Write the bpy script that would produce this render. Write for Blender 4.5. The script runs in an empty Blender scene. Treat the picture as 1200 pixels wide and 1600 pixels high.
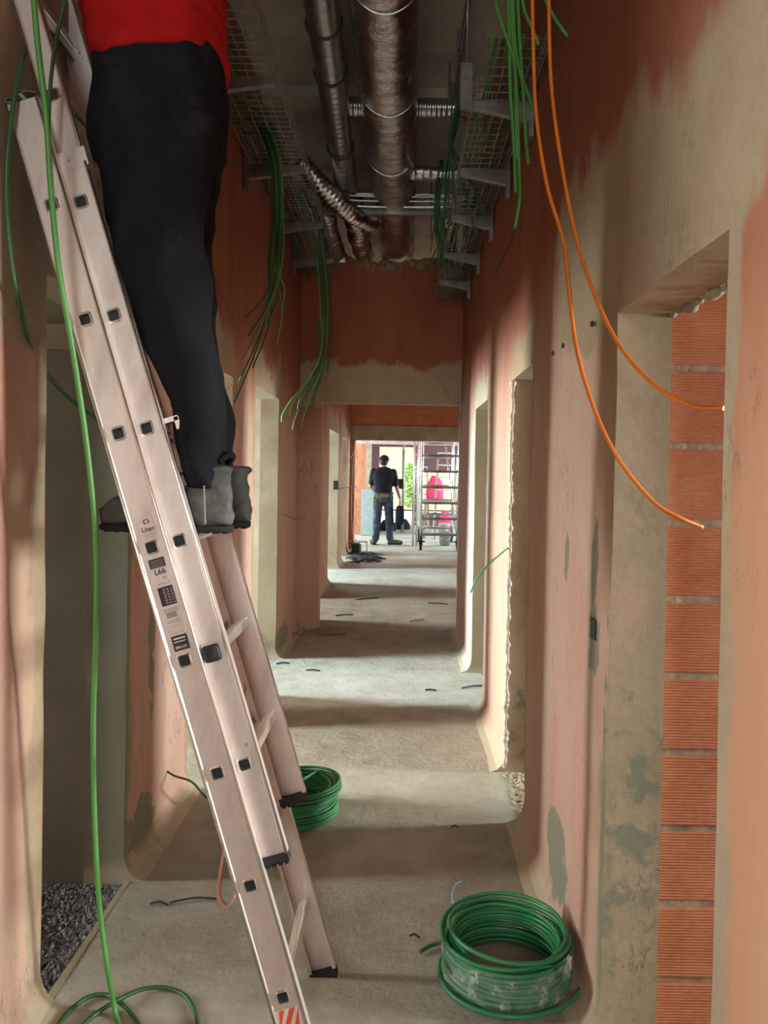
import bpy, math, random
import numpy as np
from mathutils import Vector, Matrix, noise
random.seed(7)
C = bpy.context.scene.collection
PI = math.pi
R = math.radians

# ------------------------------------------------------------------ camera
F = 1200.0
PPX, PPY = 628.0, 755.0
CAM_H = 1.45
PITCH, ROLL = -0.8, 1.05
cd = bpy.data.cameras.new('camera'); cam = bpy.data.objects.new('camera', cd); C.objects.link(cam)
cd.sensor_width = 36; cd.sensor_fit = 'AUTO'; cd.lens = F / 1600 * 36
cd.shift_x = (600 - PPX) / 1600; cd.shift_y = (PPY - 800) / 1600
cd.clip_start = 0.02; cd.clip_end = 200
CM = Matrix.Translation((0, 0, CAM_H)) @ Matrix.Rotation(R(90 + PITCH), 4, 'X') @ Matrix.Rotation(R(ROLL), 4, 'Z')
cam.matrix_world = CM
bpy.context.scene.camera = cam
RM = CM.to_3x3()

def ray(px, py):
    return RM @ Vector(((px - PPX) / F, -(py - PPY) / F, -1))
def at(px, py, Y):
    d = ray(px, py); return Vector((0, 0, CAM_H)) + d * (Y / d.y)
def fl(px, py, z=0.0):
    d = ray(px, py); return Vector((0, 0, CAM_H)) + d * ((z - CAM_H) / d.z)

# ------------------------------------------------------------------ world, lights, exposure
w = bpy.data.worlds.new('sky'); bpy.context.scene.world = w; w.use_nodes = True
bg = w.node_tree.nodes['Background']; bg.inputs[0].default_value = (0.80, 0.90, 1.0, 1); bg.inputs[1].default_value = 2.6
vs = bpy.context.scene.view_settings
vs.view_transform = 'Standard'; vs.look = 'None'; vs.exposure = 0.0; vs.gamma = 1.0; vs.use_curve_mapping = False

def area(name, loc, direction, sx, sy, power, col=(1, 0.97, 0.92), spread=180):
    l = bpy.data.lights.new(name, 'AREA'); l.shape = 'RECTANGLE'; l.size = sx; l.size_y = sy
    l.energy = power; l.color = col; l.spread = R(spread)
    o = bpy.data.objects.new(name, l); C.objects.link(o); o.location = loc
    o.rotation_euler = Vector(direction).to_track_quat('-Z', 'Y').to_euler()
    return o
DAY = (0.70, 0.92, 1.0)
WARM = (0.95, 1.0, 0.94)
# daylight at the windows of the rooms on both sides: (Y0, Y1, power)
LEFT_WIN = [(-1.2, 0.9, 66), (2.3, 2.62, 48), (3.5, 4.2, 185), (5.0, 5.8, 300), (7.6, 8.6, 150), (10.2, 11.2, 330), (12.4, 13.1, 120)]
RIGHT_WIN = [(0.9, 1.7, 120), (3.2, 3.8, 95), (4.9, 5.5, 120)]
for a, b, p in LEFT_WIN:
    area('daylight_area', (-4.72, (a + b) / 2, 1.5), (1, 0.30 if a < 0 else 0, -0.06 if a < 0 else -0.16), b - a, 1.2, p * 0.55, WARM if p < 200 or a < 0 else DAY, 70)
for a, b, p in RIGHT_WIN:
    area('daylight_area', (4.72, (a + b) / 2, 1.5), (-1, 0, -0.16), b - a, 1.2, p * 0.55, WARM, 70)
area('daylight_area', (-0.2, -3.25, 2.3), (0, 1, 0.0), 1.0, 2.0, 75, WARM)  # unseen window behind the camera, added to light the near end
area('daylight_area', (-3.2, 16.0, 1.6), (1, 0, -0.2), 3.0, 2.0, 330, DAY)
area('daylight_area', (4.3, 18.0, 1.7), (-1, 0, -0.2), 3.4, 2.0, 520, DAY)
sd = bpy.data.lights.new('sun', 'SUN'); sd.energy = 3.0; sd.angle = R(3); sd.color = (1, 0.93, 0.8)
sun = bpy.data.objects.new('sun', sd); C.objects.link(sun)
sun.rotation_euler = Vector((0.35, 0.75, -0.9)).to_track_quat('-Z', 'Y').to_euler()

# ------------------------------------------------------------------ node helpers
class NT:
    def __init__(s, name, rough=0.8, metal=0.0, spec=None):
        s.m = bpy.data.materials.new(name); s.m.use_nodes = True; s.t = s.m.node_tree
        s.b = s.t.nodes['Principled BSDF']
        s.b.inputs['Roughness'].default_value = rough; s.b.inputs['Metallic'].default_value = metal
        if spec is not None: s.b.inputs['Specular IOR Level'].default_value = spec
        s.co = None
    def n(s, typ, **kw):
        x = s.t.nodes.new(typ)
        for k, v in kw.items(): setattr(x, k, v)
        return x
    def l(s, a, b): s.t.links.new(a, b)
    def coord(s, scale=(1, 1, 1), kind='Object'):
        tc = s.n('ShaderNodeTexCoord'); mp = s.n('ShaderNodeMapping'); mp.inputs['Scale'].default_value = scale
        s.l(tc.outputs[kind], mp.inputs[0]); return mp.outputs[0]
    def noise(s, scale, detail=4, rough=0.55, sc=(1, 1, 1)):
        x = s.n('ShaderNodeTexNoise'); x.inputs['Scale'].default_value = scale; x.inputs['Detail'].default_value = detail
        x.inputs['Roughness'].default_value = rough; s.l(s.coord(sc), x.inputs['Vector']); return x.outputs['Fac']
    def ramp(s, fac, stops):
        x = s.n('ShaderNodeValToRGB'); e = x.color_ramp.elements
        while len(e) < len(stops): e.new(0.5)
        for i, (p, c) in enumerate(stops):
            e[i].position = p; e[i].color = (*c, 1) if not isinstance(c, (int, float)) else (c, c, c, 1)
        s.l(fac, x.inputs[0]); return x.outputs[0]
    def math(s, op, a, b=None, clamp=False):
        x = s.n('ShaderNodeMath', operation=op); x.use_clamp = clamp
        for i, v in enumerate((a, b)):
            if v is None: continue
            if isinstance(v, (int, float)): x.inputs[i].default_value = v
            else: s.l(v, x.inputs[i])
        return x.outputs[0]
    def mix(s, fac, a, b):
        x = s.n('ShaderNodeMix', data_type='RGBA')
        for i, v in ((0, fac), (6, a), (7, b)):
            if isinstance(v, (int, float)): x.inputs[i].default_value = v
            elif isinstance(v, tuple): x.inputs[i].default_value = (*v, 1)
            else: s.l(v, x.inputs[i])
        return x.outputs[2]
    def attr(s, name):
        x = s.n('ShaderNodeAttribute'); x.attribute_name = name; return x.outputs['Fac']
    def col(s, c):
        if isinstance(c, tuple): s.b.inputs['Base Color'].default_value = (*c, 1)
        else: s.l(c, s.b.inputs['Base Color'])
    def bump(s, h, strength=0.3, dist=0.01):
        x = s.n('ShaderNodeBump'); x.inputs['Strength'].default_value = strength; x.inputs['Distance'].default_value = dist
        s.l(h, x.inputs['Height']); s.l(x.outputs[0], s.b.inputs['Normal'])

def simple(name, c, rough=0.6, metal=0.0, var=0.25, scale=12, bump=0.0, bscale=60, spec=None):
    t = NT(name, rough, metal, spec)
    lo = tuple(max(0, v * (1 - var)) for v in c); hi = tuple(min(1, v * (1 + var)) for v in c)
    t.col(t.ramp(t.noise(scale, 5), [(0.3, lo), (0.7, hi)]))
    if bump: t.bump(t.noise(bscale, 6), bump, 0.004)
    return t.m

KH_A, KH_B = (0.34, 0.25, 0.16), (0.45, 0.35, 0.24)
def wall_material(name):
    t = NT(name, 0.88, spec=0.25)
    d = t.attr('dist'); zz = t.attr('height')
    n1 = t.noise(2.3, 6, 0.6); n2 = t.noise(5, 6, 0.6, (1, 1, 0.18)); n3 = t.noise(38, 5, 0.65); n4 = t.noise(1.2, 3, 0.5, (1, 1, 0.5))
    e = t.math('ADD', d, t.math('MULTIPLY', t.math('SUBTRACT', n1, 0.5), 0.30))
    e = t.math('ADD', e, t.math('MULTIPLY', t.math('SUBTRACT', n2, 0.5), 0.22))
    khf = t.ramp(e, [(0.055, 1.0), (0.10, 0.0)])
    khaki = t.ramp(t.math('ADD', t.math('MULTIPLY', n1, 0.7), t.math('MULTIPLY', n3, 0.3)), [(0.35, KH_A), (0.65, KH_B)])
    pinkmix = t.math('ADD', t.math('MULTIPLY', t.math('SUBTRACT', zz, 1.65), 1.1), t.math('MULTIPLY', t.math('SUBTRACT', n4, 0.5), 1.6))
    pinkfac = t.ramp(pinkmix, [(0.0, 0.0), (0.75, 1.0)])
    pink = t.ramp(t.math('ADD', t.math('MULTIPLY', n2, 0.65), t.math('MULTIPLY', n3, 0.35)),
                  [(0.30, (0.49, 0.25, 0.19)), (0.52, (0.56, 0.335, 0.275)), (0.72, (0.54, 0.37, 0.285))])
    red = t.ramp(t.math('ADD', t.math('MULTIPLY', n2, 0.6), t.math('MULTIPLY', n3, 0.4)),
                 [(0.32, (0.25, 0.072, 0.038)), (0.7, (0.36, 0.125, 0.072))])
    ns = t.noise(3.2, 7, 0.7, (1, 1, 0.12)); nb = t.noise(1.7, 6, 0.65)
    pink = t.mix(t.ramp(ns, [(0.46, 0.0), (0.62, 0.75)]), pink, (0.47, 0.36, 0.25))
    pink = t.mix(t.ramp(nb, [(0.50, 0.0), (0.68, 0.6)]), pink, (0.53, 0.41, 0.32))
    pink = t.mix(t.attr('warm'), pink, t.mix(t.ramp(ns, [(0.4, 0.0), (0.6, 1.0)]), (0.55, 0.205, 0.115), (0.50, 0.26, 0.165)))
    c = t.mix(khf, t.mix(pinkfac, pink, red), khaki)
    sc_ = t.ramp(t.noise(9, 8, 0.78, (1, 1, 0.5)), [(0.60, 0.0), (0.72, 0.55)])
    c = t.mix(sc_, c, (0.24, 0.17, 0.12))
    cr = t.ramp(t.noise(1.1, 8, 0.75, (1, 2.4, 0.45)), [(0.494, 0.0), (0.499, 0.7), (0.503, 0.7), (0.508, 0.0)])
    c = t.mix(t.math('MULTIPLY', cr, t.ramp(nb, [(0.55, 0.0), (0.6, 1.0)])), c, (0.16, 0.10, 0.07))
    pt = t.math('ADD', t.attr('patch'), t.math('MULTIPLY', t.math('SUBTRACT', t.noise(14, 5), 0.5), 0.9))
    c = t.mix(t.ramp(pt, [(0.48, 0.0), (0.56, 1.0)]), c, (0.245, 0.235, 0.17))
    sp = t.ramp(t.noise(22, 3, 0.5, (1, 1, 0.4)), [(0.725, 0.0), (0.755, 1.0)])
    c = t.mix(t.math('MULTIPLY', sp, 0.6), c, (0.16, 0.10, 0.08))
    bs = t.math('ADD', t.math('MULTIPLY', zz, -9.0), t.math('MULTIPLY', n1, 1.2))
    c = t.mix(t.ramp(bs, [(0.0, 0.0), (0.45, 1.0)]), c, (0.46, 0.385, 0.28))
    t.col(c)
    t.bump(t.math('ADD', t.math('MULTIPLY', n3, 0.5), n2), 0.35, 0.006)
    return t.m
M = {}
M['wall'] = wall_material('painted_plaster')
M['khaki'] = simple('grey_brown_plaster', (0.36, 0.29, 0.205), 0.9, var=0.22, scale=4, bump=0.3, bscale=40, spec=0.25)
def floor_material():
    t = NT('sandy_screed', 0.85, spec=0.3)
    n1 = t.noise(1.3, 5, 0.6); n2 = t.noise(26, 8, 0.7); n3 = t.noise(7, 6, 0.65)
    c = t.ramp(t.math('ADD', t.math('MULTIPLY', n1, 0.55), t.math('MULTIPLY', n3, 0.45)), [(0.36, (0.30, 0.26, 0.20)), (0.52, (0.40, 0.36, 0.29)), (0.68, (0.50, 0.46, 0.39))])
    c = t.mix(t.ramp(n2, [(0.60, 0.0), (0.74, 0.45)]), c, (0.60, 0.56, 0.48))
    c = t.mix(t.ramp(t.noise(60, 4), [(0.72, 0.0), (0.78, 0.6)]), c, (0.15, 0.11, 0.08))
    t.col(c); t.bump(t.math('ADD', n2, t.math('MULTIPLY', n3, 1.2)), 0.7, 0.018)
    return t.m
M['floor'] = floor_material()
M['slab'] = simple('bare_concrete_slab', (0.34, 0.29, 0.22), 0.85, var=0.25, scale=2.0, bump=0.2)
def brick_material():
    t = NT('ribbed_clay_brick', 0.8, spec=0.25)
    n1 = t.noise(6, 5, 0.6); n2 = t.noise(40, 6, 0.7, (1, 1, 4))
    c = t.ramp(t.math('ADD', t.math('MULTIPLY', n1, 0.5), t.math('MULTIPLY', n2, 0.5)), [(0.33, (0.40, 0.12, 0.06)), (0.5, (0.52, 0.18, 0.09)), (0.66, (0.60, 0.27, 0.15))])
    c = t.mix(t.ramp(t.math('MULTIPLY', t.noise(4, 6), t.noise(60, 4, 0.6, (1, 1, 5))), [(0.30, 0.0), (0.40, 0.55)]), c, (0.50, 0.33, 0.24))
    t.col(c); t.bump(n2, 0.3, 0.003); return t.m
M['brick'] = brick_material()
M['mortar'] = simple('mortar', (0.42, 0.30, 0.21), 0.95, var=0.3, scale=30, bump=0.6, bscale=80)
def alu_material():
    t = NT('scuffed_aluminium', 0.45, 0.75)
    n1 = t.noise(9, 6, 0.65, (1, 1, 0.35)); n2 = t.noise(90, 3)
    t.col(t.ramp(n1, [(0.3, (0.60, 0.50, 0.46)), (0.55, (0.80, 0.71, 0.67)), (0.75, (0.86, 0.79, 0.75))]))
    t.l(t.ramp(n1, [(0.3, 0.62), (0.7, 0.40)]), t.b.inputs['Roughness']); t.bump(n2, 0.08, 0.001); return t.m
M['alu'] = alu_material()
M['alu_bright'] = simple('bright_aluminium', (0.88, 0.90, 0.88), 0.25, 1.0, var=0.06)
M['galv'] = simple('galvanised_steel', (0.40, 0.40, 0.39), 0.25, 0.9, var=0.25, scale=20)
M['galv_dark'] = simple('dull_galvanised_steel', (0.24, 0.22, 0.19), 0.4, 0.6, var=0.25, scale=20)
def foil_material():
    t = NT('crinkled_foil', 0.17, 1.0)
    n1 = t.noise(16, 6, 0.65, (1, 3.0, 1)); n2 = t.noise(55, 4)
    t.col(t.ramp(n1, [(0.3, (0.40, 0.36, 0.34)), (0.7, (0.72, 0.70, 0.68))])); t.bump(t.math('ADD', n1, t.math('MULTIPLY', n2, 0.4)), 0.6, 0.012); return t.m
M['foil'] = foil_material()
M['black'] = simple('black_plastic', (0.015, 0.015, 0.017), 0.55, var=0.3)
M['rubber'] = simple('black_rubber', (0.02, 0.02, 0.02), 0.8, var=0.3)
def cable_mat(name, c, rough=0.42):
    return simple(name, c, rough, var=0.12, scale=8)
M['green'] = cable_mat('bright_green_sheath', (0.085, 0.27, 0.06))
M['green2'] = cable_mat('deep_green_sheath', (0.03, 0.105, 0.03))
M['green3'] = cable_mat('green_sheath', (0.035, 0.23, 0.085))
M['orange'] = cable_mat('orange_sheath', (0.80, 0.20, 0.02))
M['blue'] = cable_mat('pale_blue_sheath', (0.25, 0.42, 0.65))
M['dark_cable'] = cable_mat('dark_sheath', (0.03, 0.03, 0.03))
M['skin'] = simple('skin', (0.42, 0.23, 0.16), 0.55, var=0.1)
M['hair'] = simple('dark_hair', (0.02, 0.015, 0.012), 0.7, var=0.3, scale=80)
M['eye'] = simple('eye', (0.6, 0.6, 0.58), 0.3, var=0.05)
def cloth(name, c, dust=None, bump=0.25, var=0.2):
    t = NT(name, 0.92, spec=0.12); n = t.noise(7, 6, 0.65)
    lo = tuple(v * (1 - var) for v in c); hi = tuple(v * (1 + var) for v in c)
    col = t.ramp(n, [(0.35, lo), (0.65, hi)])
    if dust: col = t.mix(t.ramp(t.noise(5, 7, 0.72), [(0.52, 0.0), (0.74, 0.5)]), col, dust)
    t.col(col); t.bump(t.noise(240, 2), bump, 0.001); return t.m
M['trousers'] = cloth('black_work_trousers', (0.012, 0.012, 0.015), (0.05, 0.045, 0.045))
M['red_shirt'] = cloth('red_cotton', (0.42, 0.012, 0.012))
M['black_shirt'] = cloth('black_cotton', (0.018, 0.02, 0.026))
M['jeans'] = cloth('worn_blue_denim', (0.05, 0.07, 0.10), (0.28, 0.29, 0.31))
M['boot'] = cloth('dusty_grey_leather', (0.075, 0.073, 0.070), (0.34, 0.33, 0.31), 1.0, 0.35)
M['sole'] = cloth('black_rubber_sole', (0.02, 0.02, 0.02), (0.12, 0.11, 0.10))
M['strap'] = cloth('pink_webbing', (0.62, 0.33, 0.27))
M['white'] = simple('white_print', (0.72, 0.66, 0.64), 0.6, var=0.04)
M['ink'] = simple('black_print', (0.03, 0.025, 0.03), 0.6, var=0.2)
M['fine_print'] = simple('grey_print', (0.33, 0.27, 0.26), 0.6, var=0.2, scale=300)
M['hazard'] = simple('orange_print', (0.80, 0.10, 0.03), 0.5, var=0.05)
M['gravel'] = simple('grey_gravel', (0.21, 0.20, 0.21), 0.8, var=0.75, scale=90)
M['foam'] = simple('yellow_brown_foam', (0.24, 0.15, 0.07), 0.9, var=0.4, scale=20, bump=0.6)
M['facade'] = simple('cream_render', (0.80, 0.62, 0.36), 0.9, var=0.1, scale=3)
M['paving'] = simple('pale_paving', (0.6, 0.58, 0.54), 0.9, var=0.1)
M['maroon'] = simple('maroon_paint', (0.14, 0.06, 0.065), 0.85, var=0.15)
M['leaf'] = simple('green_leaf', (0.22, 0.50, 0.08), 0.6, var=0.5, scale=20)
M['bark'] = simple('bark', (0.12, 0.08, 0.05), 0.9, var=0.4)
M['pinkcloth'] = cloth('pink_cloth', (0.85, 0.06, 0.16))
M['whiteboard'] = simple('dusty_white_board', (0.26, 0.29, 0.27), 0.7, var=0.15)
M['whiteboard_plaster'] = simple('white_gypsum', (0.52, 0.44, 0.36), 0.9, var=0.15, scale=10)
M['wood'] = simple('rough_timber', (0.40, 0.26, 0.14), 0.8, var=0.3, scale=10)
M['yellow'] = simple('yellow_green_sheath', (0.42, 0.45, 0.16), 0.5, var=0.1)
M['straw'] = simple('dry_scraps', (0.38, 0.28, 0.17), 0.9, var=0.4, scale=40)
def film():
    t = NT('clear_plastic_film', 0.12); t.col((0.85, 0.92, 0.88)); t.b.inputs['IOR'].default_value = 1.4
    n = t.noise(22, 6, 0.7)
    t.l(t.ramp(n, [(0.46, 0.10), (0.57, 0.30), (0.65, 0.7)]), t.b.inputs['Alpha']); t.bump(n, 1.0, 0.02); return t.m
M['film'] = film()

# ------------------------------------------------------------------ object helpers
def tag(o, label=None, cat=None, group=None, kind=None):
    if label: o['label'] = label
    if cat: o['category'] = cat
    if group: o['group'] = group
    if kind: o['kind'] = kind
    return o
def empty(name, loc=(0, 0, 0), label=None, cat=None, group=None):
    o = bpy.data.objects.new(name, None); C.objects.link(o); o.location = loc; o.empty_display_size = 0.1
    return tag(o, label, cat, group)
def link(name, me, mat, parent=None):
    o = bpy.data.objects.new(name, me); C.objects.link(o)
    if mat is not None and not me.materials: me.materials.append(mat)
    if parent is not None:
        o.parent = parent; me.transform(Matrix.Translation(-Vector(root_loc(parent))))
    return o
def root_loc(o):
    v = Vector(o.location)
    while o.parent: o = o.parent; v += Vector(o.location)
    return v
# objects below are built in world coordinates; link() shifts the mesh so that it is right under its parent
class MB:
    def __init__(s): s.v = []; s.f = []; s.sm = []
    def add(s, vs, fs, smooth=False, mat=None):
        k = len(s.v)
        s.v += [tuple(mat @ Vector(p)) if mat is not None else tuple(p) for p in vs]
        s.f += [tuple(i + k for i in f) for f in fs]; s.sm += [smooth] * len(fs); return s
    def box(s, c, d, rot=None):
        x, y, z = (q / 2 for q in d)
        vs = [Vector(p) for p in ((-x, -y, -z), (x, -y, -z), (x, y, -z), (-x, y, -z), (-x, -y, z), (x, -y, z), (x, y, z), (-x, y, z))]
        if rot is not None: vs = [rot @ p for p in vs]
        return s.add([p + Vector(c) for p in vs], [(0, 3, 2, 1), (4, 5, 6, 7), (0, 1, 5, 4), (1, 2, 6, 5), (2, 3, 7, 6), (3, 0, 4, 7)])
    def bar(s, a, b, w_, h_, up=(0, 0, 1)):
        a, b = Vector(a), Vector(b); d = b - a; L = d.length; d.normalize()
        u = Vector(up)
        if abs(d.dot(u)) > 0.98: u = Vector((1, 0, 0))
        x = d.cross(u).normalized(); z = x.cross(d).normalized()
        return s.box((a + b) / 2, (w_, L, h_), Matrix((x, d, z)).transposed())
    def tube(s, pts, r, n=8, cap=True, closed=False):
        pts = [Vector(p) for p in pts]; N = len(pts)
        rr = r if isinstance(r, (list, tuple)) else [r] * N
        T = []
        for i in range(N):
            a = pts[(i - 1) % N] if closed else pts[max(i - 1, 0)]
            b = pts[(i + 1) % N] if closed else pts[min(i + 1, N - 1)]
            T.append((b - a).normalized() if (b - a).length > 1e-9 else Vector((0, 0, 1)))
        u = T[0].orthogonal().normalized(); vs = []
        for i in range(N):
            u = (u - T[i] * u.dot(T[i]))
            u = u.normalized() if u.length > 1e-6 else T[i].orthogonal().normalized()
            w2 = T[i].cross(u)
            for k in range(n):
                a = 2 * PI * k / n
                vs.append(pts[i] + (u * math.cos(a) + w2 * math.sin(a)) * rr[i])
        fs = []
        for i in range(N if closed else N - 1):
            j = (i + 1) % N
            for k in range(n):
                fs.append((i * n + k, i * n + (k + 1) % n, j * n + (k + 1) % n, j * n + k))
        s.add(vs, fs, True)
        if cap and not closed:
            k = len(s.v) - len(vs)
            s.f.append(tuple(k + i for i in reversed(range(n)))); s.sm.append(False)
            s.f.append(tuple(k + (N - 1) * n + i for i in range(n))); s.sm.append(False)
        return s
    def loft(s, rings, smooth=True, caps=True):
        n = len(rings[0]); vs = [p for r_ in rings for p in r_]; fs = []
        for i in range(len(rings) - 1):
            for k in range(n): fs.append((i * n + k, i * n + (k + 1) % n, (i + 1) * n + (k + 1) % n, (i + 1) * n + k))
        if caps: fs += [tuple(reversed(range(n))), tuple((len(rings) - 1) * n + i for i in range(n))]
        return s.add(vs, fs, smooth)
    def ball(s, c, r, nu=14, nv=9):
        c = Vector(c); r = Vector(r) if not isinstance(r, (int, float)) else Vector((r, r, r))
        vs = [c + Vector((0, 0, r.z))]; fs = []
        for j in range(1, nv):
            for i in range(nu):
                a = 2 * PI * i / nu; b = PI * j / nv
                vs.append(c + Vector((r.x * math.sin(b) * math.cos(a), r.y * math.sin(b) * math.sin(a), r.z * math.cos(b))))
        vs.append(c - Vector((0, 0, r.z))); L = len(vs) - 1
        for i in range(nu):
            fs.append((0, 1 + i, 1 + (i + 1) % nu)); fs.append((L, L - nu + (i + 1) % nu, L - nu + i))
        for j in range(nv - 2):
            for i in range(nu):
                a = 1 + j * nu; fs.append((a + i, a + nu + i, a + nu + (i + 1) % nu, a + (i + 1) % nu))
        return s.add(vs, fs, True)
    def limb(s, pts, rad, n=12):
        for i in range(len(pts) - 1):
            s.tube([pts[i], pts[i + 1]], [rad[i], rad[i + 1]], n)
        for p, r_ in zip(pts, rad): s.ball(p, r_, 12, 8)
        return s
    def mesh(s, name):
        me = bpy.data.meshes.new(name); me.from_pydata(s.v, [], s.f)
        me.polygons.foreach_set('use_smooth', s.sm); me.update(); return me
    def build(s, name, mat, parent=None): return link(name, s.mesh(name), mat, parent)
def fuse(mb, voxel, name, smooth=3):
    """voxel-remesh a set of overlapping closed shapes into ONE continuous skin"""
    me = mb.mesh(name + '_src'); o = bpy.data.objects.new('t', me); C.objects.link(o)
    m = o.modifiers.new('r', 'REMESH'); m.mode = 'VOXEL'; m.voxel_size = voxel; m.use_smooth_shade = True
    if smooth:
        q = o.modifiers.new('s', 'SMOOTH'); q.iterations = smooth; q.factor = 0.5
    dg = bpy.context.evaluated_depsgraph_get(); e = bpy.data.meshes.new_from_object(o.evaluated_get(dg))
    bpy.data.objects.remove(o); e.name = name
    e.polygons.foreach_set('use_smooth', [True] * len(e.polygons)); return e
def spline(pts, k=8):
    pts = [Vector(p) for p in pts]; out = []
    for i in range(len(pts) - 1):
        p0 = pts[i - 1] if i else pts[0] * 2 - pts[1]; p1, p2 = pts[i], pts[i + 1]
        p3 = pts[i + 2] if i + 2 < len(pts) else pts[-1] * 2 - pts[-2]
        for j in range(k):
            t = j / k
            out.append(0.5 * ((2 * p1) + (p2 - p0) * t + (2 * p0 - 5 * p1 + 4 * p2 - p3) * t * t + (3 * p1 - p0 - 3 * p2 + p3) * t ** 3))
    out.append(pts[-1]); return out
def cable(name, pts, r, mat, label, cat='cable', group=None, k=8, n=8, parent=None):
    o = MB().tube(spline(pts, k), r, n).build(name, mat, parent)
    if parent is None: tag(o, label, cat, group)
    return o

# ------------------------------------------------------------------ the setting
XL, XR = -0.95, 0.53
TH = 0.14
CEIL = 3.9
DOOR_Z = 1.95
L_OPEN = [(-0.5, 1.0, 2.7), (2.05, 2.67, 1.96), (3.47, 4.27, 1.96), (4.95, 5.88, 1.99), (7.5, 8.7, 2.0), (10.0, 11.4, 2.0), (12.3, 13.2, 2.0)]  # first opening is unseen, made tall so light reaches the upper walls
R_OPEN = [(1.27, 1.93, 1.86), (3.18, 3.72, 1.91), (4.80, 5.58, 1.92)]
def lines(a, b, step, extra):
    xs = set(round(x, 5) for x in extra if a <= x <= b) | {a, b}
    base = sorted(xs); out = []
    for p, q in zip(base[:-1], base[1:]):
        n = max(1, int(round((q - p) / step)))
        out += [p + (q - p) * i / n for i in range(n)]
    return out + [b]
def dist_open(u, z, ops):
    best = 9
    for a, b, h in ops:
        dx = max(a - u, 0, u - b); dz = max(z - h, 0)
        best = min(best, math.hypot(dx * 1.6, dz * 0.36))
    return best
def grid_wall(name, us, zs, ops, face, back, axis='x', mat=None, cove=True, wob=0.006, patches=(), parent=None, dscale=1.0, dmask=None, side=1, warm=None):
    """one wall slab with openings cut through; face = visible plane, back = other side"""
    nu, nz = len(us), len(zs); idx = {}; vs = []; fs = []; D = []; H = []; Pt = []; Wm = []
    dirn = -1 if back > face else 1      # into the corridor
    def vert(i, j, layer, nl=4):
        key = (i, j, layer)
        if key in idx: return idx[key]
        u, z = us[i], zs[j]; x = face + (back - face) * layer / nl
        if layer == 0 and wob:
            x += dirn * wob * (noise.noise(Vector((u * 1.7, z * 1.1, face * 9))) + 0.45 * noise.noise(Vector((u * 9, z * 5, face))))
            if cove and z < 0.10:
                q = 1 - z / 0.10; x += dirn * 0.075 * (1 - math.sqrt(max(0, 1 - q * q))) 
        uu = u
        if wob: uu = u + 0.004 * noise.noise(Vector((z * 5, u * 3, layer * 0.15))) if any(abs(u - a) < 1e-4 or abs(u - b) < 1e-4 for a, b, h in ops) else u
        vs.append((x, uu, z) if axis == 'x' else (uu, x, z))
        D.append((dist_open(u, z, ops) * dscale if dmask is None else dmask(u, z))); H.append(z)
        p = 0
        for (pu, pz, ru, rz) in patches: p = max(p, 1.0 - 0.5 * math.hypot((u - pu) / ru, (z - pz) / rz))
        Pt.append(max(0, p)); Wm.append(warm(u, z) if warm else 0.0)
        idx[key] = len(vs) - 1; return idx[key]
    def solid(i, j):
        if i < 0 or j < 0 or i >= nu - 1 or j >= nz - 1: return False
        u, z = (us[i] + us[i + 1]) / 2, (zs[j] + zs[j + 1]) / 2
        return not any(a < u < b and z < h and z > (lo[0] if (lo := [q[3] for q in LOW if q[:3] == (a, b, h)]) else -1) for a, b, h in ops)
    for i in range(nu - 1):
        for j in range(nz - 1):
            if not solid(i, j): continue
            for L in (0, 4):
                fs.append((vert(i, j, L), vert(i + 1, j, L), vert(i + 1, j + 1, L), vert(i, j + 1, L)))
            for (di, dj, e) in ((-1, 0, ((i, j), (i, j + 1))), (1, 0, ((i + 1, j), (i + 1, j + 1))), (0, 1, ((i, j + 1), (i + 1, j + 1))), (0, -1, ((i, j), (i + 1, j)))):
                if not solid(i + di, j + dj):
                    for L in range(4):
                        fs.append((vert(*e[0], L), vert(*e[1], L), vert(*e[1], L + 1), vert(*e[0], L + 1)))
    me = bpy.data.meshes.new(name); me.from_pydata(vs, [], fs)
    for nm, arr in (('dist', D), ('height', H), ('patch', Pt), ('warm', Wm)):
        me.attributes.new(nm, 'FLOAT', 'POINT').data.foreach_set('value', arr)
    import bmesh
    b = bmesh.new(); b.from_mesh(me); bmesh.ops.recalc_face_normals(b, faces=b.faces); b.to_mesh(me); b.free()
    o = link(name, me, mat or M['wall'], parent); return tag(o, kind='structure')
LOW = []
ex = lambda ops: [v for a, b, h in ops for v in (a, b)]
zex = lambda ops: [h for a, b, h in ops]
us = lines(-3.0, 14.0, 0.035, ex(L_OPEN))
us = [u for u in us if u < 7.3 or any(abs(u - e) < 1e-3 for e in ex(L_OPEN)) or int(u / 0.035) % 3 == 0 or u == 14.0]
zs = sorted(set([-0.1, 0, 0.012, 0.03, 0.05, 0.075, 0.1] + lines(0.1, CEIL, 0.04, zex(L_OPEN))))
def lm(u, z):
    d = dist_open(u, z, L_OPEN)
    if u < 3.3 and z > 1.7: d = min(d, max(0, 2.05 - z) * 0.5, max(0, u - 3.1))if z > 1.75 else d
    return d
def rm_(u, z):
    d = dist_open(u, z, R_OPEN)
    return min(d, 0.5 * math.hypot(max(0, 1.3 - u, (u - 2.55) * 0.8), max(0, z - 2.12 - 0.12 * (u - 1.3), (1.92 - z) * 2)))
grid_wall('wall_left', us, zs, L_OPEN, XL, XL - TH, dmask=lm, patches=[(2.672, 1.0, 0.035, 3.5), (2.95, 0.95, 0.04, 0.5), (2.85, 0.12, 0.15, 0.12), (6.2, 0.1, 0.3, .1)])  # first patch puts the doorway jamb's shade into its colour
us = lines(-3.0, 7.04, 0.03, ex(R_OPEN))
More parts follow.
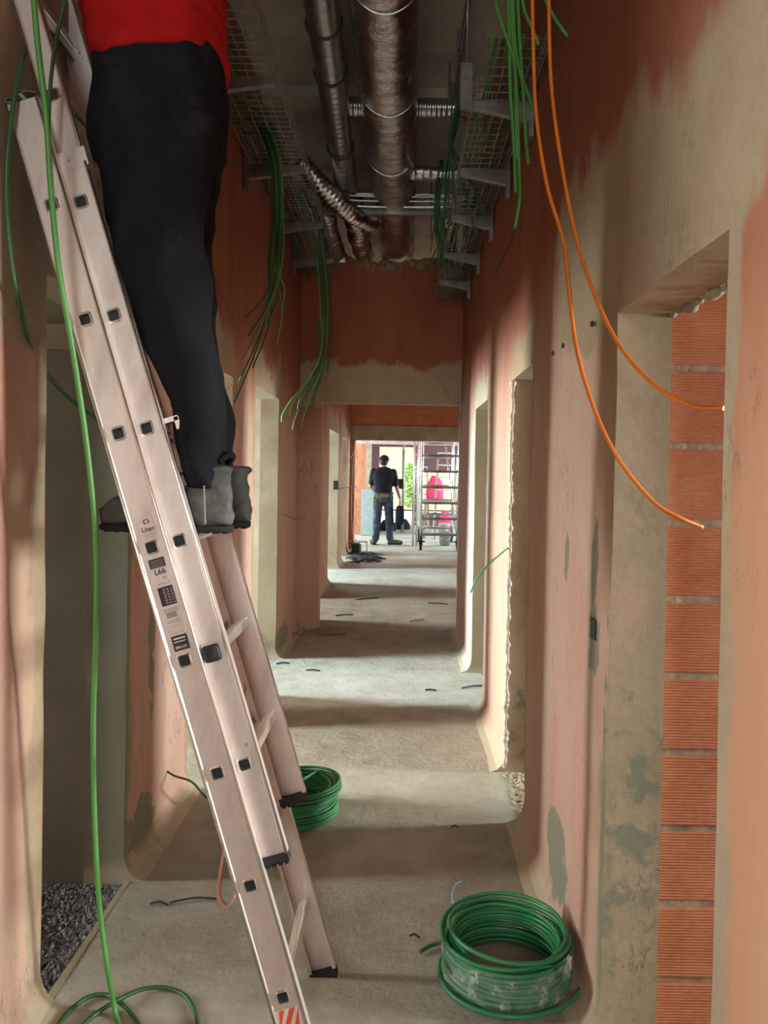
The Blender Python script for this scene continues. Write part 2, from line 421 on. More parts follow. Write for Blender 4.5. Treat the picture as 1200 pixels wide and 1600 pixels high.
zs = sorted(set([-0.1, 0, 0.012, 0.03, 0.05, 0.075, 0.1] + lines(0.1, CEIL, 0.03, zex(R_OPEN))))
grid_wall('wall_right', us, zs, R_OPEN, XR, XR + TH, dmask=rm_, warm=lambda u, z: 0.9 if u < 1.28 else 0.0, patches=[
    (2.43, 1.20, 0.03, 0.08), (2.10, 1.20, 0.035, 0.13), (2.09, 0.99, 0.06, 0.09), (1.95, 0.5, 0.02, 0.6), (2.5, 0.2, 0.14, 0.14), (3.74, 0.25, 0.02, .3), (3.78, 1.0, 0.03, 0.2)])
# end wall of the first corridor with its doorway
E_OPEN = [(-0.75, XR - 0.002, 2.08)]
us = lines(XL - TH, XR + 1.3, 0.04, ex(E_OPEN))
zs = lines(0, 3.36, 0.04, zex(E_OPEN))
def em(u, z): return max(0, z - 2.36) * 0.9 if z > 2.0 else 0.4
grid_wall('wall_end', us, zs, E_OPEN, 7.05, 7.22, axis='y', cove=False, wob=0.005, dmask=em)
# widened second corridor
grid_wall('wall_corridor_right', lines(7.22, 14, 0.4, []), lines(0, CEIL, 0.3, []), [], 1.75, 1.9, cove=False, wob=0)
for nm, x0, sgn, wins in (('wall_outer_left', -4.6, -1, LEFT_WIN), ('wall_outer_right', 4.6, 1, RIGHT_WIN)):
    ops = [(a, b, 2.2) for a, b, p in wins]; LOW = [(a, b, 2.2, 0.9) for a, b, p in wins]
    Y1 = 14.0 if sgn < 0 else 7.22
    grid_wall(nm, lines(-3, Y1, 0.5, ex(ops)), sorted(set(lines(0, CEIL, 0.5, [0.9, 2.2]))), ops, x0, x0 + sgn * 0.2, cove=False, wob=0, mat=M['khaki'])
LOW = [(-0.7, 0.3, 3.3, 1.3)]
grid_wall('wall_behind', lines(-4.8, 4.8, 0.5, [-0.7, 0.3]), lines(0, CEIL, 0.5, [1.3, 3.3]), [(-0.7, 0.3, 3.3)], -3.0, -3.2, axis='y', cove=False, wob=0, mat=M['khaki'])
LOW = []
# floor: screed in the corridor, rough ground in the rooms
def ground(name, x0, x1, y0, y1, z, step, mat, amp=0.004, holes=None):
    nx = max(2, int((x1 - x0) / step)); ny = max(2, int((y1 - y0) / step)); vs = []; fs = []
    for j in range(ny + 1):
        for i in range(nx + 1):
            x = x0 + (x1 - x0) * i / nx; y = y0 + (y1 - y0) * j / ny
            vs.append((x, y, z + amp * noise.noise(Vector((x * 3, y * 3, 1))) + amp * 0.35 * noise.noise(Vector((x * 14, y * 14, 5)))))
    for j in range(ny):
        for i in range(nx): fs.append((j * (nx + 1) + i, j * (nx + 1) + i + 1, (j + 1) * (nx + 1) + i + 1, (j + 1) * (nx + 1) + i))
    me = bpy.data.meshes.new(name); me.from_pydata(vs, [], fs); me.polygons.foreach_set('use_smooth', [True] * len(fs))
    return tag(link(name, me, mat), kind='structure')
ground('floor', -0.93, 0.60, -3.0, 7.1, 0.0, 0.03, M['floor'])
ground('floor_corridor', -1.1, 1.8, 7.1, 14.1, 0.0, 0.08, M['floor'])
ground('floor_room_left', -4.6, -0.93, -3.0, 2.7, -0.02, 0.15, M['gravel'], 0.01)
ground('floor_rooms_left', -4.6, -0.93, 2.7, 14.0, -0.015, 0.1, M['floor'], 0.006)
ground('floor_rooms_right', 0.60, 4.6, -3.0, 7.22, -0.012, 0.08, M['floor'], 0.008)
b = MB().box((-0.935, 2.36, -0.012), (0.02, 0.62, 0.03)); tag(b.build('trim_1', M['khaki']), kind='structure')
# ceiling with shallow downstand ribs
b = MB().box((0, 5.5, CEIL + 0.1), (9.6, 17.4, 0.2))
for y in (3.55, 5.0, 6.4, 9.4, 12): b.box((0, y, CEIL - 0.03), (9.2, 0.16, 0.07))
tag(b.build('ceiling', M['slab']), kind='structure')
# partitions between the rooms, one added to block light, the rest flush with a doorway's far side
def partition(name, x0, x1, y0, y1, mat=None):
    return tag(MB().box(((x0 + x1) / 2, (y0 + y1) / 2, CEIL / 2 - 0.05), (abs(x1 - x0), y1 - y0, CEIL + 0.1)).build(name, mat or M['khaki']), kind='structure')
M['shaded_khaki'] = simple('shade_toned_plaster', (0.27, 0.235, 0.175), 0.9, var=0.15, scale=4)  # khaki plaster darkened to stand for the shade inside the left room
partition('wall_room_left', -4.6, XL - TH, 2.675, 2.82, M['shaded_khaki'])
partition('wall_room_left', -4.6, XL - TH, 1.45, 1.6, M['shaded_khaki'])  # unseen partition added to keep the nearer window's light out
partition('wall_rooms_left', -4.6, XL - TH, 4.45, 4.6)
partition('wall_rooms_left', -4.6, XL - TH, 6.1, 6.25)
partition('wall_rooms_left', -4.6, XL - TH, 9.2, 9.35)
partition('wall_rooms_right', XR + TH, 4.6, 4.0, 4.15)
partition('wall_rooms_right', XR + TH, 4.6, 7.05, 7.22)
# recessed plaster band over the left doorway's far side
tag(MB().box((-1.24, 2.672, 1.90), (0.28, 0.02, 0.085)).build('trim_2', M['slab']), kind='structure')
tag(MB().box((XR + TH / 2, 5.0, 0.004), (0.001, 0.001, 0.001)).build('trim_3', M['khaki']), kind='structure') if False else None

def brick_wall(name, p0, p1, z0, z1, yth, ch=0.197, cl=0.30, mort=0.012, ribs=True, axis='x', off=0, stagger=True):
    """ribbed hollow bricks with real recessed joints, between p0 and p1 along X (or Y)"""
    root = empty(name, (p0[0], p0[1], z0)); tag(root, kind='structure')
    bk, mo = MB(), MB()
    dx, dy = p1[0] - p0[0], p1[1] - p0[1]; L = math.hypot(dx, dy); ang = math.atan2(dy, dx); rot = Matrix.Rotation(ang, 3, 'Z')
    org = Vector((p0[0], p0[1], 0))
    n = int(math.ceil((z1 - z0) / ch))
    for j in range(n):
        za, zb = z0 + j * ch, min(z0 + (j + 1) * ch, z1)
        if zb - za < 0.03: continue
        u = -off - (cl / 2 if j % 2 and stagger else 0)
        while u < L:
            a, b_ = max(u, 0), min(u + cl - mort, L); u += cl
            if b_ - a < 0.02: continue
            hh = zb - za - mort; jit = random.uniform(-0.003, 0.003)
            c = Vector(((a + b_) / 2, yth / 2 + jit, za + hh / 2))
            if ribs:
                nr = 24
                for (y_, sgn) in ((0, -1),):
                    vs, fs = [], []
                    for q in range(nr * 2 + 1):
                        zz = za + hh * q / (nr * 2); dep = 0.0 if q % 2 else 0.0016
                        vs += [(a, dep + jit, zz), (b_, dep + jit, zz)]
                    for q in range(nr * 2): fs.append((2 * q, 2 * q + 1, 2 * q + 3, 2 * q + 2))
                    k = len(vs)
                    vs += [(a, yth, za), (b_, yth, za), (b_, yth, zb - mort), (a, yth, zb - mort)]
                    fs += [(k, k + 3, k + 2, k + 1), (0, 1, k + 1, k), (k - 2, k + 3, k + 2, k - 1)[::-1]]
                    fs += [tuple([0] + [k, k + 3] + [2 * q for q in range(nr * 2, 0, -1)]), tuple([1] + [2 * q + 1 for q in range(1, nr * 2 + 1)] + [k + 2, k + 1])]
                    bk.add([org + rot @ Vector(v) for v in vs], fs)
            else:
                bk.box(org + rot @ c, (b_ - a, yth, hh), rot)
    c = Vector((L / 2, yth / 2 + 0.002, (z0 + z1) / 2))
    mo.box(org + rot @ c, (L - 0.004, yth - 0.010, z1 - z0), rot)
    bk.build('brickwork', M['brick'], root); mo.build('mortar_joints', M['mortar'], root)
    return root
# bare brick partition seen through the right-hand doorway, set just behind the plastered jamb
brick_wall('wall_brick_right', (XR + TH + 0.005, 1.965), (4.6, 1.965), -0.035, CEIL, 0.14, off=0.04, ch=0.197, cl=0.38, mort=0.02, stagger=False)
# rough broken lintel edge over that doorway
b = MB()
for i in range(26):
    y = 1.27 + 0.66 * i / 25
    b.ball((XR + TH + 0.004 + random.uniform(-0.004, .008), y, 1.862 + random.uniform(-0.01, .006)), (random.uniform(.008, .02), random.uniform(.014, .028), random.uniform(.006, .014)), 7, 5)
tag(b.build('trim_4', M['khaki']), kind='structure')

# second opening, brick built, at the far end; a third behind it; the bright room between and the yard beyond
FA = 13.95
tag(empty('wall_far_pier', (0, FA, 0)), kind='structure')
bpy.data.objects.remove(bpy.data.objects['wall_far_pier'])
brick_wall('wall_far_left', (-1.10, FA), (-0.885, FA), 0, 2.02, 0.2, cl=0.25, ribs=False)
brick_wall('wall_far_top', (-1.10, FA), (1.75, FA), 2.30, CEIL, 0.2, ribs=False)
tag(MB().box((0.32, FA + 0.1, 2.16), (2.85, 0.24, 0.27)).build('trim_5', M['khaki']), kind='structure')
tag(MB().box((-0.872, FA + 0.1, 1.01), (0.02, 0.22, 2.02)).build('trim_6', simple('pink_paint', (0.55, 0.27, 0.22), 0.85)), kind='structure')
tag(MB().box((1.60, FA + 0.1, 1.01), (0.3, 0.24, 2.02)).build('trim_7', M['khaki']), kind='structure')
FB = 17.8
brick_wall('wall_far_back_left', (-2.4, FB), (-0.83, FB), 0, 2.10, 0.2, ribs=False)
tag(MB().box((0.6, FB + 0.1, 2.22), (6.4, 0.22, 0.24)).build('trim_8', simple('pink_plaster', (0.50, 0.36, 0.30), 0.85)), kind='structure')
brick_wall('wall_far_back_top', (-3.0, FB), (4.4, FB), 2.34, CEIL, 0.2, ribs=False)
tag(MB().box((-0.78, FB + 0.1, 1.05), (0.12, 0.24, 2.1)).build('trim_9', M['khaki']), kind='structure')
FC = 21.0
LOW = [(0.45, 3.4, 1.5, 0.35)]
grid_wall('wall_facade', lines(-4, 5, 0.5, [-0.63, 0.30, 0.45, 3.4]), lines(0, CEIL, 0.3, [2.15, 1.5, 0.35]), [(-0.63, 0.30, 2.15), (0.45, 3.4, 1.5)], FC, FC + 0.2, axis='y', cove=False, wob=0, mat=M['maroon'])
LOW = []
tag(MB().box((-3.55, 17.6, CEIL / 2), (0.1, 7.2, CEIL)).build('wall_bright_room_left', M['khaki']), kind='structure')
bpy.data.objects.remove(bpy.data.objects['wall_bright_room_left'])
ground('floor_bright_room', -4.0, 5.0, 14.1, FC + 0.2, 0.0, 0.2, M['floor'])
tag(MB().box((0.5, 17.6, CEIL + 0.1), (9.2, 7.1, 0.2)).build('ceiling_bright_room', M['slab']), kind='structure')
ground('ground_yard', -20, 20, FC + 0.2, 45, -0.05, 1.0, M['paving'])
# house across the yard
h = empty('house', (-1, 30, 0), 'cream rendered house front across the sunny yard', 'building')
MB().box((-4, 31, 3.5), (14, 2, 7)).build('wall', M['facade'], h)
MB().box((-4, 29.9, 2.75), (14, 0.3, 0.12)).build('ledge', M['whiteboard'], h)
MB().box((-2.35, 29.95, 1.1), (0.55, 0.1, 2.2)).build('door', M['whiteboard'], h)
# shrub with individual leaves
t = empty('shrub', (0.95, 25.5, 0), 'bright green leafy shrub beside the house in the yard', 'shrub')
MB().tube([(0.4, 25.5, 0), (0.38, 25.5, 0.8), (0.40, 25.5, 1.5)], [.05, .04, .02], 7).build('trunk', M['bark'], t)
b = MB()
for i in range(900):
    a, q = random.uniform(0, 2 * PI), random.random() ** 0.5
    c = Vector((0.36 + 0.30 * q * math.cos(a), 25.5 + 0.3 * q * math.sin(a), random.uniform(0.3, 1.75)))
    rt = Matrix.Rotation(random.uniform(0, 6), 3, 'Z') @ Matrix.Rotation(random.uniform(0, 6), 3, 'X')
    b.add([c + rt @ Vector(p) for p in ((-.03, 0, 0), (0, .03, .01), (.09, 0, 0), (0, -.03, .01))], [(0, 1, 2, 3)])
b.build('foliage', M['leaf'], t)
# ------------------------------------------------------------------ the ladder
Y0L = 1.80
hA = at(237, 855, Y0L)                     # a rung hole of the lowest section
hA2 = at(442, 1558, Y0L)
dirL = (hA - hA2); PITCHR = dirL.length / 4; dirL.normalize()       # four rungs apart
dirL = Vector((dirL.x, 0, dirL.z)).normalized()
nrmL = Vector((dirL.z, 0, -dirL.x))        # towards the climbing side
zs0 = (hA2.z) / dirL.z                     # length from that rung to the floor
baseL = hA2 - dirL * zs0
ladder = empty('extension_ladder', baseL, 'tall aluminium extension ladder with stickers leaning in the corridor', 'ladder')
def LP(a, n, y): return baseL + dirL * a + nrmL * n + Vector((0, y, 0))
LM = Matrix((nrmL, Vector((0, 1, 0)), dirL)).transposed().to_4x4()
def stile(a0, a1, n, y, wd, th, holes, side, name='stile'):
    """C-shaped rail, closed face outwards (side -1 = towards the camera), square rung holes cut through"""
    m = MB(); t = 0.0035; lip = 0.007; hw = wd / 2; o = side
    yf = 0.0; yb = -o * th                  # outer face at yf, flanges run to yb
    prof = [(-hw, yf), (-hw + lip, yf - o * 0.0), (-hw + lip + .002, yf - o * .0022), (hw - lip - .002, yf - o * .0022), (hw - lip, yf), (hw, yf),
            (hw, yb), (hw - lip * 1.3, yb), (hw - lip * 1.3, yb + o * t), (hw - t, yb + o * t), (hw - t, yf - o * t * 1.7), (-hw + t, yf - o * t * 1.7),
            (-hw + t, yb + o * t), (-hw + lip * 1.3, yb + o * t), (-hw + lip * 1.3, yb), (-hw, yb)]
    rings = [[LP(a, n + p[0], y + p[1]) for p in prof] for a in (a0, a1)]
    m.loft(rings, smooth=False)
    me = m.mesh(name)
    import bmesh
    b = bmesh.new(); b.from_mesh(me); bmesh.ops.recalc_face_normals(b, faces=b.faces); b.to_mesh(me); b.free()
    ob = bpy.data.objects.new('t', me); C.objects.link(ob)
    c = MB()
    for h_ in holes: c.box(LP(h_, n, y), (0.027, 0.03, 0.027), LM.to_3x3())
    cu = bpy.data.objects.new('c', c.mesh('c')); C.objects.link(cu)
    md = ob.modifiers.new('b', 'BOOLEAN'); md.object = cu; md.operation = 'DIFFERENCE'; md.solver = 'EXACT'
    dg = bpy.context.evaluated_depsgraph_get(); e = bpy.data.meshes.new_from_object(ob.evaluated_get(dg))
    bpy.data.objects.remove(ob); bpy.data.objects.remove(cu)
    st_ = link(name, e, M['alu'], ladder)
    for sg in (-1, 1):
        m = MB(); m.tube([LP(a0, n + sg * (hw - .0028), y), LP(a1, n + sg * (hw - .0028), y)], .0034, 8); m.build('edge_bead', M['alu_bright'], st_)
    return st_
def rrect(a, n, y, w_, r_=0.005, k=3):
    pts = []
    for cx, cy, s0 in ((1, 1, 0), (-1, 1, 1), (-1, -1, 2), (1, -1, 3)):
        for i in range(k + 1):
            t_ = PI / 2 * (s0 + i / k)
            pts.append(LP(a + cy * (w_ / 2 - r_) + r_ * math.sin(t_), n + cx * (w_ / 2 - r_) + r_ * math.cos(t_), y))
    return pts
def rung(a, n, y0, y1):
    m = MB()
    y0 += 0.0005; y1 -= 0.0005
    rings = [rrect(a, n, y0 - .003, .0245, .004), rrect(a, n, y0 - .003, .029, .006), rrect(a, n, y0 - .001, .034, .008), rrect(a, n, y0 + .002, .034, .008), rrect(a, n, y0 + .003, .0268),
             rrect(a, n, y1 - .003, .0268), rrect(a, n, y1 - .002, .034, .008), rrect(a, n, y1 + .001, .034, .008), rrect(a, n, y1 + .003, .029, .006), rrect(a, n, y1 + .003, .0245, .004)]
    m.loft(rings, smooth=False, caps=False)
    m.loft([rrect(a, n, y0 - .003, .0245, .004), rrect(a, n, y1 + .003, .0245, .004)], smooth=False, caps=False)
    m2 = MB(); m2.box(LP(a, n, (y0 + y1) / 2), (.0238, y1 - y0 - .024, .0238), LM.to_3x3()); m2.build('rung_hollow_shade', M['black'], ladder)  # black block stands for the shade inside the hollow rung
    # walking surface ridges
    for q in (-.008, 0, .008): m.bar(LP(a + .0138, n + q, y0 + .03), LP(a + .0138, n + q, y1 - .03), .003, .002)
    return m.build('rung', M['alu_bright'], ladder)
def aof(px, py, Y=Y0L): return (at(px, py, Y) - baseL).dot(dirL)
def nof(px, py, Y=Y0L): return (at(px, py, Y) - baseL).dot(nrmL)
SA_N = 0.0; SB_N = nof(277, 846); SC_N = SB_N + 0.002
WA, WB_, WC = 0.40, 0.362, 0.324      # outer widths of the three sections
yA, yB, yC = 0.0, 0.019, 0.038
kA = [zs0 + PITCHR * i for i in range(-0, 9)]
a_top = aof(38, 155); hbot = aof(425, 1345); htop = aof(108, 252)
# lowest section
ra = [zs0 + PITCHR * i for i in range(-1, 8) if 0.08 < zs0 + PITCHR * i < a_top - .05]
for y, sd_ in ((yA, -1), (yA + WA, 1)):
    stile(0.015, a_top, SA_N, y, 0.078, 0.022, ra, sd_)
for a in ra: rung(a, SA_N, yA, yA + WA)
# middle section
b0 = aof(277, 846)
rb = [b0 + PITCHR * i for i in range(-3, 7) if hbot + .04 < b0 + PITCHR * i < htop - .02]
for y, sd_ in ((yB, -1), (yB + WB_, 1)):
    stile(hbot, htop, SB_N, y, 0.078, 0.022, rb, sd_)
for a in rb: rung(a, SB_N, yB, yB + WB_)
# upper section
c0 = aof(75, 135); cb = aof(232, 640) ; ct = aof(-90, -260)
rc = [c0 + PITCHR * i for i in range(-3, 6) if cb + .03 < c0 + PITCHR * i < ct - .05]
for y, sd_ in ((yC, -1), (yC + WC, 1)):
    stile(cb, ct, SC_N, y, 0.060, 0.020, rc, sd_)
for a in rc: rung(a, SC_N, yC, yC + WC)
def foot(a, n, y, name='rubber_foot'):
    m = MB(); m.box(LP(a - .008, n, y), (0.078, 0.026, 0.022), LM.to_3x3())
    for q in range(5): m.box(LP(a - .021, n - .031 + q * .0155, y), (0.009, 0.026, 0.008), LM.to_3x3())
    return m.build(name, M['rubber'], ladder)
for y in (yA + .011, yA + WA - .011): foot(0.015, SA_N, y)
for y in (yB + .011, yB + WB_ - .011): foot(hbot, SB_N, y)
# guide brackets wrapped round the rails at the section ends
def bracket(a, n, y, w_, hgt, o):
    m = MB()
    m.box(LP(a, n, y - .003 * -o * -1), (w_, 0.004, hgt), LM.to_3x3())
    m.box(LP(a, n + w_ / 2, y - o * .014), (0.004, 0.034, hgt), LM.to_3x3())
    m.box(LP(a, n - w_ / 2, y - o * .014), (0.004, 0.034, hgt), LM.to_3x3())
    m.tube([LP(a + .002, n, y + o * .002), LP(a + .002, n, y + o * .007)], .0055, 10)
    return m.build('guide_bracket', M['alu'], ladder)
bracket(htop + .012, SB_N, yB - .001, 0.084, 0.045, -1); bracket(htop + .012, SB_N, yB + WB_ + .001, 0.084, 0.045, 1)
# curled hook plate at the head of the lowest section
def hook(a, n, y):
    m = MB(); pts = []
    for i in range(9):
        t_ = i / 8; pts.append((a + 0.012 * math.sin(t_ * PI), n - .03 + .07 * t_))
    for (p, q) in zip(pts[:-1], pts[1:]): m.bar(LP(p[0], p[1], y + .011), LP(q[0], q[1], y + .011), .03, .004, up=(0, 0, 1))
    m.tube([LP(a, n - .03, y - .004), LP(a, n - .03, y + .026)], .007, 10)
    return m.build('hook_plate', M['galv'], ladder)
hook(a_top + .004, SA_N, yA - .002); hook(a_top + .004, SA_N, yA + WA - .02)
for y in (yC + .01, yC + WC - .01):
    m = MB(); m.box(LP(cb - .012, SC_N + .018, y), (.03, .026, .03), LM.to_3x3()); m.box(LP(cb - .03, SC_N + .045, y), (.05, .018, .012), LM.to_3x3()); m.box(LP(cb - .042, SC_N + .066, y), (.012, .018, .03), LM.to_3x3())
    m.build('guide_bracket', M['alu'], ladder)
# black plug in one rung end
ak = b0 - PITCHR
m = MB(); m.loft([rrect(ak, SB_N, yB - .003, .040, .006), rrect(ak, SB_N, yB - .010, .040, .008), rrect(ak, SB_N, yB - .013, .034, .008)]); m.tube([LP(ak, SB_N, yB - .013), LP(ak, SB_N, yB - .015)], .007, 12)
tag(m.build('end_cap', M['black'], ladder), 'black plastic rung end cap')
for (px, py, n_, y) in ((383, 1167, SB_N, yB), (350, 1180, SB_N, yB)):
    a = aof(px, py); MB().tube([LP(a, nof(px, py), y - .001), LP(a, nof(px, py), y - .004)], .004, 10).build('rivet', M['alu_bright'], ladder)
# printed stickers on the camera-side rail
def plate(px0, py0, wpx, hpx, mat, lift=.0012, name='sticker', label=None, n_off=0):
    a, n_ = aof(px0, py0), nof(px0, py0)
    m = MB(); k = 1.8 / F
    m.box(LP(a, n_, yA + .0022 - lift), (wpx * k, .0006, hpx * k), LM.to_3x3())
    o = m.build(name, mat, ladder)
    if label: o['label'] = label
    return o
def text(s, px, py, size_px, mat, bold=0.0, lift=.0018, name='lettering', parent=None):
    cu = bpy.data.curves.new(name, 'FONT'); cu.body = s; cu.size = size_px * 1.8 / F; cu.extrude = 0.0002; cu.offset = bold
    cu.align_x = 'CENTER'; cu.align_y = 'CENTER'
    ob = bpy.data.objects.new('t', cu); C.objects.link(ob)
    dg = bpy.context.evaluated_depsgraph_get(); me = bpy.data.meshes.new_from_object(ob.evaluated_get(dg)); bpy.data.objects.remove(ob)
    X = nrmL; Zt = dirL
    mt = Matrix((X, Zt, Vector((0, -1, 0)))).transposed().to_4x4()
    me.transform(Matrix.Translation(LP(aof(px, py), nof(px, py), yA + .0022 - lift)) @ mt)
    me.materials.clear()
    return link(name, me, mat, ladder)
plate(229, 824, 24, 34, M['white'], label='white sticker with a maker mark')
m = MB()
for t0, t1 in ((0.55, 1.35), (-0.35, 0.35)):
    pts = [LP(aof(228, 815) + .0062 * math.sin(PI * (t0 + (t1 - t0) * i / 8)), nof(228, 815) + .0055 * math.cos(PI * (t0 + (t1 - t0) * i / 8)), yA + .0004) for i in range(9)]
    m.tube(pts, .0014, 6)
m.build('emblem', M['ink'], ladder)
text('Litan', 231, 827, 10.5, M['ink'], .0002)
for i in range(3): plate(232 + i, 834 + i * 2.6, 20 - i * 2, 1.0, M['fine_print'], .0018, 'fine_print')
plate(245, 880, 25, 15, M['ink'], label='black sticker with rows of fine print')
for i in range(4): plate(244.5 + i * .8, 876 + i * 3.1, 20, 1.1, M['fine_print'], .0018, 'fine_print')
text('L66', 250, 893.5, 12.5, M['ink'], .00025)
text('2X', 257, 902, 7, M['fine_print'], .0001)
text('e.5.n.c.t', 256, 911, 6, M['fine_print'], 0)
plate(261, 931, 24, 30, M['ink'], label='black pictogram sticker')
for r_ in range(6):
    for q in range(3): plate(255.5 + q * 5.6 + r_ * 1.2, 921.5 + r_ * 4.1 - q * 1.2, 3.6, 2.4, M['fine_print'], .0018, 'fine_print')
for i in range(3): plate(266 + i, 951 + i * 2.3, 22, .9, M['fine_print'], .0018, 'fine_print')
plate(268, 961, 16, 8, M['fine_print'], .0014, 'fine_print')
for i in range(2): plate(271 + i, 969 + i * 3, 22, .9, M['fine_print'], .0018, 'fine_print')
m = MB(); cnr = [(-12, -6), (12, -6), (12, 6), (-12, 6)]
pts = [LP(aof(276, 983) + q * .0015 * .9, nof(276, 983) + p * .0015 * .9, yA + .0008) for p, q in cnr]
m.tube(pts, .0004, 5, closed=True); m.build('printed_frame', M['fine_print'], ladder)
plate(282, 1004, 25, 24, M['ink'], label='black sticker with a standard number')
plate(280, 997, 19, 2.4, M['white'], .0018, 'fine_print'); plate(281, 1002, 19, 1.4, M['white'], .0018, 'fine_print')
text('EN-131', 284, 1010.5, 6.2, M['white'], .0002)
m = MB()   # hazard sticker, slanted bars
o = plate(452, 1593, 40, 36, M['white'], label='white and orange hazard sticker')
a_, n_ = aof(452, 1593), nof(452, 1593)
for q in (-1, 0, 1):
    v = [LP(a_ + y_ * .025, n_ + max(-.029, min(.029, q * .026 + x_ * .007 + y_ * .014)), yA + .0006) for x_, y_ in ((-1, -1), (1, -1), (1, 1), (-1, 1))]
    m.add(v, [(0, 1, 2, 3)])
m.build('hazard_stripes', M['hazard'], ladder)
# webbing strap looped round the low rungs, and a thin cord along the far rail
def ribbon(name, pts, wd, mat, parent=None, wdir=(0, 1, 0)):
    P = spline(pts, 8); m = MB()
    rings = []
    W = Vector(wdir).normalized()
    for i, p in enumerate(P):
        t_ = (P[min(i + 1, len(P) - 1)] - P[max(i - 1, 0)]).normalized(); q = t_.cross(W).normalized() * .0012
        rings.append([p - W * wd / 2 - q, p + W * wd / 2 - q, p + W * wd / 2 + q, p - W * wd / 2 + q])
    m.loft(rings); return m.build(name, mat, parent)
YS = 1.83
tag(ribbon('strap', [at(356, 1300, YS), at(350, 1335, YS), at(344, 1372, YS), at(342, 1400, YS), at(352, 1415, YS), at(364, 1406, YS), at(368, 1380, YS), at(364, 1345, YS), at(360, 1310, YS)], .012, M['strap'], ladder, (0.55, 0.8, 0.1)), 'pink webbing strap')
YF = Y0L + WB_ + .03
ladder_cord = MB().tube(spline([at(377, 985, YF), at(381, 1010, YF), at(383, 1060, YF), at(380, 1110, YF), at(384, 1160, YF)], 6), .003, 6).build('cord', M['strap'], ladder)
for o_ in ladder.children:
    pass

# ------------------------------------------------------------------ people
def ell_ring(c, rx, ry, n=24, sup=2.4, tilt=0.0):
    out = []
    for i in range(n):
        a = 2 * PI * i / n; ca, sa = math.cos(a), math.sin(a)
        x = rx * math.copysign(abs(ca) ** (2 / sup), ca); y = ry * math.copysign(abs(sa) ** (2 / sup), sa)
        out.append(Vector(c) + Vector((x, y, x * tilt)))
    return out
def wrinkle(me, amp, freq, dirz=0.5, seed=0, zlo=None, zhi=None):
    for v in me.vertices:
        p = v.co
        q = Vector((p.x * freq, p.y * freq, p.z * freq * dirz)) + Vector((seed, seed * 2, 0))
        # slanted folds: ridged noise
        f = 1 - abs(noise.noise(q + Vector((p.z * freq * .5, 0, 0)))) * 2
        f2 = noise.noise(q * 2.1)
        k = 1.0
        if zlo is not None and p.z < zlo: k = 1.0 + (zlo - p.z) * zhi
        v.co = p + v.normal * (amp * k * (f * 0.8 + f2 * 0.5 - 0.4))
    me.update()
def hand(m, wrist, d, palm_n, s=1.0, curl=0.5, side=1):
    """palm and five separate fingers; d = hand direction, palm_n = palm normal"""
    d = Vector(d).normalized(); pn = Vector(palm_n).normalized(); x = d.cross(pn).normalized() * side
    wrist = Vector(wrist)
    for q in (-.028, -.01, .01, .028): m.limb([wrist + x * q * .6, wrist + d * .09 * s + x * q * s], [.014 * s, .012 * s], 8)
    for i, (q, L) in enumerate(((-.032, .062), (-.011, .075), (.011, .070), (.031, .056))):
        p = wrist + d * .088 * s + x * q * s; dd = d.copy(); pts = [p]
        for seg in (0.45, 0.32, 0.23):
            dd = (dd + pn * curl * 0.75).normalized(); p = p + dd * L * seg * s; pts.append(p)
        m.limb(pts, [.0098 * s, .0088 * s, .008 * s, .0068 * s], 8)
    p = wrist + d * .03 * s - x * .026 * s; td = (d * .75 - x * .7 + pn * .25).normalized()
    pts = [p, p + td * .036 * s]; td = (td + d * .4 + pn * curl * .4).normalized(); pts.append(pts[-1] + td * .03 * s); pts.append(pts[-1] + (td + pn * .2).normalized() * .024 * s)
    m.limb(pts, [.015 * s, .0115 * s, .010 * s, .0085 * s], 8)
def head(m, c, face, s=1.0):
    """head with jaw, nose, ears and brow; c = centre, face = direction looked at"""
    f = Vector(face); f.z = 0; f.normalize(); r_ = Vector((-f.y, f.x, 0)); c = Vector(c)
    m.ball(c + Vector((0, 0, .02)) * s - f * .01, (.082 * s, .086 * s, .108 * s), 20, 14)
    m.ball(c + f * .028 * s - Vector((0, 0, .045)) * s, (.058 * s, .060 * s, .068 * s), 16, 10)
    m.limb([c + f * .088 * s + Vector((0, 0, .015)) * s, c + f * .108 * s - Vector((0, 0, .016)) * s], [.010 * s, .015 * s], 8)
    for k in (-1, 1):
        m.ball(c + r_ * k * .083 * s - f * .005 * s - Vector((0, 0, .004)) * s, (.014 * s, .018 * s, .032 * s), 8, 8)
        m.ball(c + f * .070 * s + r_ * k * .033 * s + Vector((0, 0, .034)) * s, (.022 * s, .02 * s, .009 * s), 8, 6)
    m.limb([c + f * .083 * s + r_ * .02 * s - Vector((0, 0, .050)) * s, c + f * .083 * s - r_ * .02 * s - Vector((0, 0, .050)) * s], [.009 * s, .009 * s], 8)
def face_bits(c, face, parent, s=1.0):
    f = Vector(face); f.z = 0; f.normalize(); r_ = Vector((-f.y, f.x, 0)); c = Vector(c)
    for k in (-1, 1):
        MB().ball(c + f * .074 * s + r_ * k * .032 * s + Vector((0, 0, .018)) * s, .012 * s, 10, 8).build('eye', M['eye'], parent)
